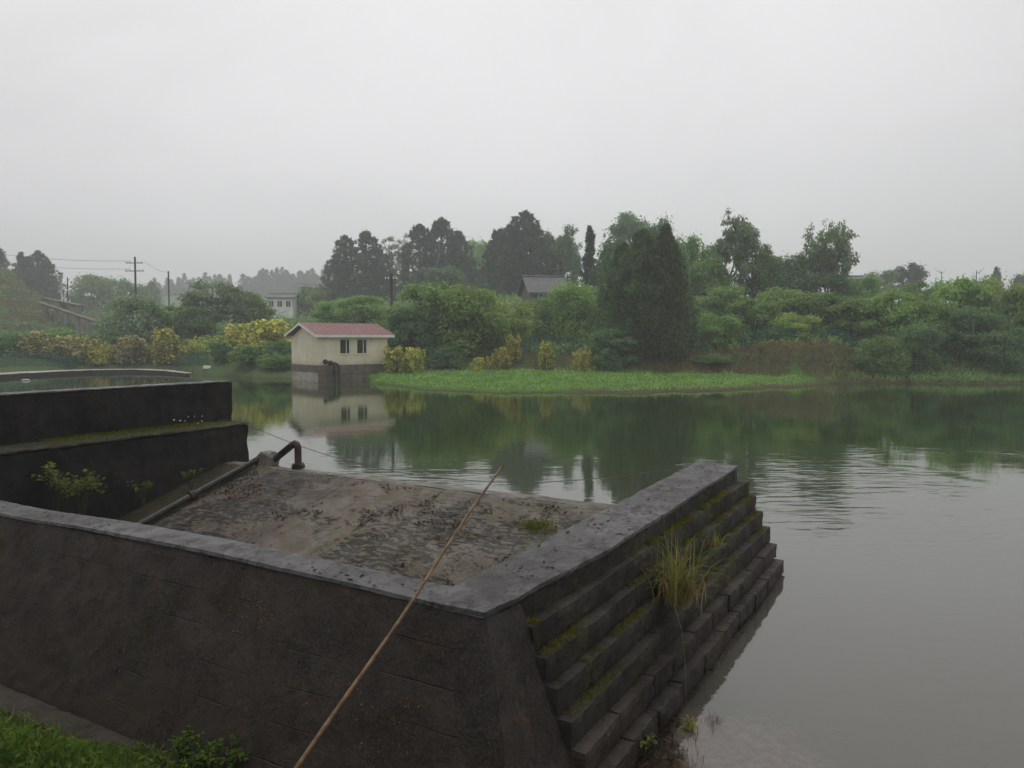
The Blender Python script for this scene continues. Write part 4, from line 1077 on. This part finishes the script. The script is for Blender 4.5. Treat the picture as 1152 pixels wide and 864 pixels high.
fence('green net fence along the left bank below the ochre shrubs', [(-60, 62.5), (0, 67.6), (60, 72.6), (100, 76.4), (160, 77), (205, 75.6), (235, 69.5)], 1.35)
fence('green net fence below the tiled roof house', [(572, 66), (610, 66.5), (650, 66.5), (700, 66)], 1.7)
fence('green net fence behind the brown bank on the right', [(835, 64), (880, 63.5), (930, 63.5), (975, 63.5), (1010, 63)], 1.7)

# curved retaining wall across the inlet on the left
cw = empty('curved_wall', (0, 0, 0), 'low curved concrete wall with pale top across the water on the far left', 'wall')
cpts = [(-160, 53, .34), (-60, 57.5, .35), (0, 61.5, .36), (50, 66.5, .36), (100, 70.5, .36), (150, 72.5, .35), (185, 70.5, .30), (208, 66.5, .26)]
def crv(t):
    q = t * (len(cpts) - 1); i = min(len(cpts) - 2, int(q)); f = q - i
    a = [cpts[i][c] + (cpts[i + 1][c] - cpts[i][c]) * f for c in range(3)]
    return Vector(((a[0] - CU) / F * a[1], a[1], a[2]))
def cwf(w0, w1, z0, z1):
    def fn(i, j, k):
        p = crv(i); q = crv(min(1, i + .004)) - crv(max(0, i - .004)); n_ = Vector((-q.y, q.x, 0)).normalized()
        s = p + n_ * (w0 + (w1 - w0) * j) * (1 - .75 * sstep(.45, 1, i)); zt = p.z + z1
        return (s.x, s.y, z0 + (zt - z0) * k)
    return fn
b = MB(); b.hexa(cwf(0, 1.6, -1.2, -.06), 90, 3, 4, .04, 1, .02); b.build('wall_face', M['wall_black'], cw)
b = MB(); fn0 = cwf(-.08, 2.4, 0, 0)
def cop3(i, j, k):
    p = fn0(i, j, 1); return (p[0], p[1], p[2] - .06 + .06 * k)
b.hexa(cop3, 90, 4, 1, .02, 1, .01); b.build('coping', M['plinth_pale'], cw)

# small pale things on the far left bank
def lump(name, label, cat, p, sx, sy, sz, mat):
    b = MB(); b.hexa(lambda i, j, k: ((i - .5) * sx * (1 - .25 * k), (j - .5) * sy * (1 - .2 * k), sz * k), 5, 4, 3, .12 * sz, 3, .1 * sz, p.x)
    o = b.build(name, M[mat]); o.location = p; tag(o, label, cat)
p = at_Y(233, 400, 69); p.z = terrain_z(p.x, p.y) + .0
lump('pale_slab', 'pale cream slab lying on the bank left of the narrow dark bush', 'slab', p, .8, .4, .3, 'pale_wall')
p = at_Y(249, 390, 71); zb = terrain_z(p.x, p.y)
o = empty('notice_board', (p.x, p.y, zb), 'small pale blank board on a post beside the narrow dark bush', 'board')
zc = at_Y(249, 388, 71).z - zb
b = MB(); b.box(-.36, .36, -.03, .03, zc - .24, zc + .24); b.build('panel', M['pale_wall'], o)
b = MB(); b.tube([(0, .06, -.2), (0, .06, zc + .1)], .04, 6); b.build('post', M['pole_dark'], o)
p = at_Y(46, 364, 90); p.z = terrain_z(p.x, p.y)
lump('white_sack', 'tiny white bundle lying on the terraced left hill', 'bundle', p, .7, .5, .5, 'white')
p = at_depth(29, 428, 3.2)
b = MB(); b.tube([(-.35, 0, .02), (-.2, 0, .06), (.2, 0, .06), (.35, 0, .02)], [.02, .05, .05, .02], 8)
o = b.build('float', M['white']); o.location = p; tag(o, 'small white float on the water in front of the curved wall', 'float')

# ------------------------------------------------------------------ foreground plants
def blade(b, p, d, h, w, droop, n=6):
    """a bent grass blade: strip of quads"""
    d = d.normalized(); s = Vector((-d.y, d.x, 0)).normalized(); pr = None
    for k in range(n + 1):
        t = k / n
        c = p + d * (h * droop * t * t) + Vector((0, 0, h * (t - droop * .75 * t * t * t)))
        ww = w * (1 - t) ** .7 * (.6 + .4 * min(1, t * 5)) * .5
        cur = (len(b.v), len(b.v) + 1); b.v += [tuple(c - s * ww), tuple(c + s * ww)]
        if pr: b.f.append((pr[0], pr[1], cur[1], cur[0]))
        pr = cur
def tuft(label, p, n_green, n_dry, h, spread, seed, name='grass_tuft'):
    o = empty(name, p, label, 'grass tuft'); r = random.Random(seed)
    b = MB()
    for _ in range(n_green):
        a = r.uniform(0, 6.28); q = Vector((r.gauss(0, spread * .35), r.gauss(0, spread * .35), r.uniform(-.05, .0)))
        blade(b, q, Vector((math.cos(a), math.sin(a), 0)) + q * 3, h * r.uniform(.5, 1.15), r.uniform(.010, .018), r.uniform(.1, .85) ** 1.1)
    b.build('green_foliage', M['blade'], o)
    b = MB()
    for _ in range(n_dry):
        a = r.uniform(0, 6.28); q = Vector((r.gauss(0, spread * .45), r.gauss(0, spread * .45), r.uniform(-.08, .0)))
        blade(b, q, Vector((math.cos(a), math.sin(a), 0)), h * r.uniform(.3, .85), r.uniform(.007, .012), r.uniform(.5, 1.15))
    b.build('dry_foliage', M['straw'], o)
    return o
tp = ea(-2.02, 6.75, zt_ - .62)
tg = tuft('tall green grass tuft with dry brown stalks growing from the wing wall steps', tp, 120, 120, .80, .25, 3)
b = MB(); e_, a_ = -2.02, 6.75
q0 = ea(-1.93, 6.35, zt_ - .55) - tp; b.tube([q0, q0 + Vector((.06, -.03, -.2)), q0 + Vector((.09, -.06, -.5)), q0 + Vector((.10, -.07, -.80))], [.004, .003, .003, .002], 5); b.build('hanging_stalk', M['straw'], tg)
tuft('small sparse reddish grass tuft near the outer end of the steps', ea(-2.0, 8.1, zt_ - .42), 9, 30, .24, .12, 8)
tuft('low grass tuft at the foot of the wing wall beside the water', ea(-1.66, 5.95, .02), 30, 14, .16, .07, 12)

def leafy(label, p, h, w, n, l, mat, seed, cat='plant', name='leafy_plant'):
    r = random.Random(seed); o = empty(name, p, label, cat); st = MB(); lv = MB()
    for k in range(n):
        a = r.uniform(0, 6.28); rr = w * .5 * math.sqrt(r.random()); tipp = Vector((rr * math.cos(a), rr * math.sin(a), h * r.uniform(.55, 1.0)))
        m = tipp * .5 + Vector((0, 0, h * .12)); st.tube([(0, 0, -.1), m, tipp], [.008, .005, .002], 5)
        for q in range(12):
            t = r.uniform(.35, 1.0); c = (m * (1 - t) * 2 + tipp * t) if t > .5 else m
            c = m.lerp(tipp, t) + rvec(r) * l * .9
            leaf(lv, c, Vector((0, 0, 1)) + rvec(r) * .8, rvec(r) + Vector((0, 0, .2)), l * r.uniform(.6, 1.3), l * .5)
    st.build('stem', M['bark'], o); lv.build('foliage', M[mat], o)
p = at_depth(92, 577, 2.55); leafy('pale green leafy shrub growing at the foot of the blackened wall', p, .62, .75, 26, .085, 'vine', 5)
p = at_depth(66, 573, 2.5); leafy('taller thin sapling with sparse leaves left of the pale leafy shrub', p, .72, .55, 12, .09, 'vine', 6)
p = at_depth(162, 562, 2.6); leafy('small drooping green weed on the blackened wall right of the leafy shrub', p, .3, .5, 7, .07, 'weed', 7)
p = at_depth(215, 545, 2.5); leafy('dusky weed at the wall foot behind the lying pipe', p, .28, .4, 6, .06, 'weed', 9)
# white flowers on the ledge
for q, (u, v) in enumerate(((213, 474), (226, 471))):
    p = ea(-11.9 + .05 * q, 8.75 + .42 * q, ZL); r = random.Random(q)
    o = empty('flowering_weed', p, ('leafless dry weed with white seed heads on the mossy ledge', 'fuller white headed weed nearest the end of the mossy ledge')[q], 'weed')
    st = MB(); fl = MB()
    for k in range(4):
        t_ = Vector((r.uniform(-.16, .16), r.uniform(-.16, .16), r.uniform(.06, .2))); st.tube([(0, 0, -.02), t_ * .5, t_], [.004, .003, .002], 4)
        for _ in range(5): leaf(fl, t_ + rvec(r) * .010, rvec(r), rvec(r), .022, .016)
    st.build('stem', M['debris'], o); fl.build('seed_head', M['white'], o)

def carpet(name, mat, n, fn, l, w, label, seed, up=.5, vert=.4):
    r = random.Random(seed); b = MB()
    for _ in range(n):
        p = fn(r)
        if p is None: continue
        leaf(b, p, rvec(r) + Vector((0, 0, up)), rvec(r) + Vector((0, 0, vert)), l * r.uniform(.5, 1.4), w * r.uniform(.6, 1.3))
    o = b.build(name, M[mat]); tag(o, label, name.replace('_', ' '), kind='stuff')
def moss_fn(r):
    k = r.choice([1, 1, 1, 1, 2, 2, 3, 3, 4]); j = r.random(); a = 4.55 + (a_end(k) - 4.6) * j
    if .5 + .5 * nz(a * 1.1, k * 4.3, 2) + .5 * nz(a * 4.5, k, 9) < .52: return None
    o1 = outer(k, j); o0 = outer(k - 1, j) if k > 1 else cop_edge(a)
    q = r.random() ** 1.5
    return ea(o0 + .01 + (o1 - o0 - .012) * q, a, zt_ - .2 * k + r.uniform(-.004, .022))
carpet('moss', 'moss', 26000, moss_fn, .018, .010, 'bright moss in patches on the treads of the wing wall', 21)
def ledge_moss(r):
    a = r.uniform(4.6, 10.0)
    if .5 + .5 * nz(a * 1.4, 2.2) < .42: return None
    return ea(-12.18 + .62 * r.random() ** 2.2, a, ZL + r.uniform(0, .04))
carpet('ledge_moss', 'moss', 7000, ledge_moss, .03, .014, 'dull moss and short growth on the ledge of the blackened wall', 22)
def weed_fn(r):
    e = r.uniform(-9.5, -3.5); a = r.uniform(1.6, 3.6); k = .5 + .5 * nz(e * .9, a * 1.4, 5)
    lim = lerp_table([-7, -6.1, -5.7, -4.8, -4.1, -3.4], [2.80, 2.88, 3.12, 3.34, 3.46, 3.3], e)
    if a > lim + .25 * k or k < .22: return None
    p = ea(e, a); p.z = max(.04, terrain_z(p.x, p.y)) + ((.16 + .55 * k * k) * (.35 + .65 * sstep(lim + .1, lim - .7, a))) * r.random()
    return p
carpet('ground_weeds', 'weed', 26000, weed_fn, .075, .022, 'bright green weeds and grass covering the bank at the lower left', 23, .5, .9)
for k, (u, v, lab) in enumerate(((226, 856, 'leafy rosette weed at the right end of the weeds by the wall'), (258, 858, 'broad leaved weed rightmost in the lower left corner growth'), (205, 852, 'pointed leaved weed left of the leafy rosette weed'))):
    p = at_depth(u, v + 8, 3.12); leafy(lab, p, .16 + .05 * k, .30, 11, .045, 'weed', 40 + k)
def ggrass(r):
    p = weed_fn(r)
    return p
carpet('ground_grass', 'vine', 5200, ggrass, .17, .007, 'thin pale grass stems standing among the weeds at the lower left', 27, .0, 2.2)
def fallen(r):
    if r.random() < .55:
        e, a = r.uniform(-11.2, -3.1), r.uniform(6.2, 9.35); z = ZC - .29 * (9.4 - a) + .008
    elif r.random() < .5: e, a, z = r.uniform(-2.95, -2.42), r.uniform(4.6, 10.8), zt_ + .010
    else: e, a, z = r.uniform(-9.5, -3.0), r.uniform(4.16, 4.30), zt_ + .012
    return ea(e, a, z)
carpet('fallen_leaves', 'debris', 420, fallen, .05, .026, 'dead leaves and bits scattered over the apron and wall tops', 28, 2.5, .05)
pm = at_depth(604, 598, 2.56); em, am = to_ea(pm.x, pm.y)
def apron_moss(r):
    e, a = em + r.gauss(0, .15), am + r.gauss(0, .09)
    return ea(e, a, ZC - .29 * (9.4 - a) + r.uniform(0, .03))
carpet('apron_moss', 'moss', 900, apron_moss, .03, .013, 'green weedy patch on the apron close to the wing wall', 29)
def crust(r):
    e, a = r.uniform(-10.6, -3.1), r.uniform(6.2, 9.3)
    if .5 + .5 * nz(e * .8, a * 1.1, 31) + .35 * nz(e * 3.0, a * 5.0, 17) < .62: return None
    return ea(e, a, ZC - .29 * (9.4 - a) + r.uniform(.002, .016))
carpet('apron_crust', 'crust', 15000, crust, .045, .022, 'dark peeling crust and dead moss lying in clumps on the apron', 33, 2.2, .1)
def wall_moss(r):
    e = r.uniform(-9.5, -2.7); d = r.uniform(.05, 1.4)
    if .5 + .5 * nz(e * .8, d * 2.2, 12) + .3 * nz(e * 4, d * 9, 3) < .74: return None
    return ea(e, 4.135 - .42 * d - r.uniform(0, .012), zt_ - d)
carpet('wall_moss', 'straw', 9000, wall_moss, .014, .009, 'specks of olive and rusty moss on the face of the parapet wall', 30)
def deb(r):
    e = r.uniform(-2.0, -1.2); a = r.uniform(4.6, 6.2)
    if e + 1.72 - .25 * (5.4 - a) > .22 * (.5 + nz(e * 4, a * 3)) : return None
    p = ea(e, a); p.z = max(.004, terrain_z(p.x, p.y)) + r.uniform(0, .03); return p
carpet('shore_debris', 'debris', 5200, deb, .09, .006, 'dead stems and leaf litter at the water edge below the steps', 24, .8, 0)
lp = at_depth(712, 790, 3.0); leafy('bright little green weed at the foot of the steps by the water', ea(-1.86, 5.35, .06), .13, .2, 9, .045, 'vine', 77)

# ------------------------------------------------------------------ haze, sky, sun, camera
b = MB(); b.box(-960, 960, -960, 960, -3.4, 92)
m, nt, out = new_mat('haze'); v = nt.nodes.new('ShaderNodeVolumePrincipled')
v.inputs['Color'].default_value = (.93, .95, .97, 1); v.inputs['Density'].default_value = .0015; v.inputs['Anisotropy'].default_value = .2
nt.links.new(v.outputs[0], out.inputs['Volume'])
o = b.build('haze', m); tag(o, kind='stuff')

w = bpy.data.worlds.new('World'); bpy.context.scene.world = w; w.use_nodes = True
nt = w.node_tree; nt.nodes.clear(); n = N(nt)
sky = n.node('ShaderNodeTexSky'); sky.sky_type = 'NISHITA'; sky.sun_disc = False
SE, SR = R(72), R(-12)
sky.sun_elevation = SE; sky.sun_rotation = SR; sky.air_density = 1; sky.dust_density = 4; sky.ozone_density = 1
hs = n.node('ShaderNodeHueSaturation'); hs.inputs['Saturation'].default_value = .0; n.link(sky.outputs[0], hs.inputs['Color'])
dirv = n.coord('Generated'); dz = n.sep(dirv)[2]
cl = n.noise(n.map(dirv, (1, 1, 1.8)), 1.7, 5, .55, .3)
elev = n.ramp(dz, 0.0, .6, .0, 1.0)
grey = n.mix(elev, (7.9, 7.78, 7.97), (8.45, 8.38, 8.5))
cloudy = n.mix(n.ramp(cl, .3, .7), tuple([.90] * 3), (1.07, 1.07, 1.07))
mul = n.node('ShaderNodeMix', data_type='RGBA', blend_type='MULTIPLY'); mul.inputs[0].default_value = 1
n.link(grey, mul.inputs[6]); n.link(cloudy, mul.inputs[7])
# the cloud is thinnest, so brightest, around the hidden sun
vd = n.node('ShaderNodeVectorMath', operation='DOT_PRODUCT'); n.link(dirv, vd.inputs[0]); vd.inputs[1].default_value = (-.05, .93, .36)
glow = n.ramp(vd.outputs['Value'], .70, 1.0, .93, 1.10)
mg = n.node('ShaderNodeVectorMath', operation='SCALE'); n.link(mul.outputs[2], mg.inputs[0]); n.link(glow, mg.inputs['Scale'])
mixd = n.mix(.9, hs.outputs[0], mg.outputs[0])
bg = n.node('ShaderNodeBackground'); bg.inputs[1].default_value = .1; n.link(mixd, bg.inputs[0])
wo = n.node('ShaderNodeOutputWorld'); n.link(bg.outputs[0], wo.inputs[0])

su = bpy.data.lights.new('sun', 'SUN'); su.energy = .8; su.angle = R(40); su.color = (1, .975, .94)
so = bpy.data.objects.new('sun', su); C.objects.link(so)
sd_ = Vector((math.sin(SR) * math.cos(SE), math.cos(SR) * math.cos(SE), math.sin(SE)))
so.rotation_euler = (-sd_).to_track_quat('-Z', 'Y').to_euler()

cam = bpy.data.cameras.new('camera'); co_ = bpy.data.objects.new('camera', cam); C.objects.link(co_)
cam.sensor_fit = 'HORIZONTAL'; cam.sensor_width = 36; cam.lens = 36 * F / 1152
cam.clip_start = .05; cam.clip_end = 4000
co_.location = (0, 0, CAMZ); co_.rotation_euler = (math.pi / 2 - PITCH, 0, 0)
sc = bpy.context.scene; sc.camera = co_
sc.view_settings.view_transform = 'Standard'; sc.view_settings.look = 'None'; sc.view_settings.exposure = .06; sc.view_settings.gamma = 1
sc.render.engine = 'CYCLES'
cy = sc.cycles
cy.max_bounces = 6; cy.diffuse_bounces = 4; cy.glossy_bounces = 3; cy.transmission_bounces = 3; cy.volume_bounces = 2; cy.transparent_max_bounces = 8
cy.use_denoising = True
try: cy.denoiser = 'OPENIMAGEDENOISE'
except Exception: pass
cy.use_adaptive_sampling = True; cy.adaptive_threshold = .02
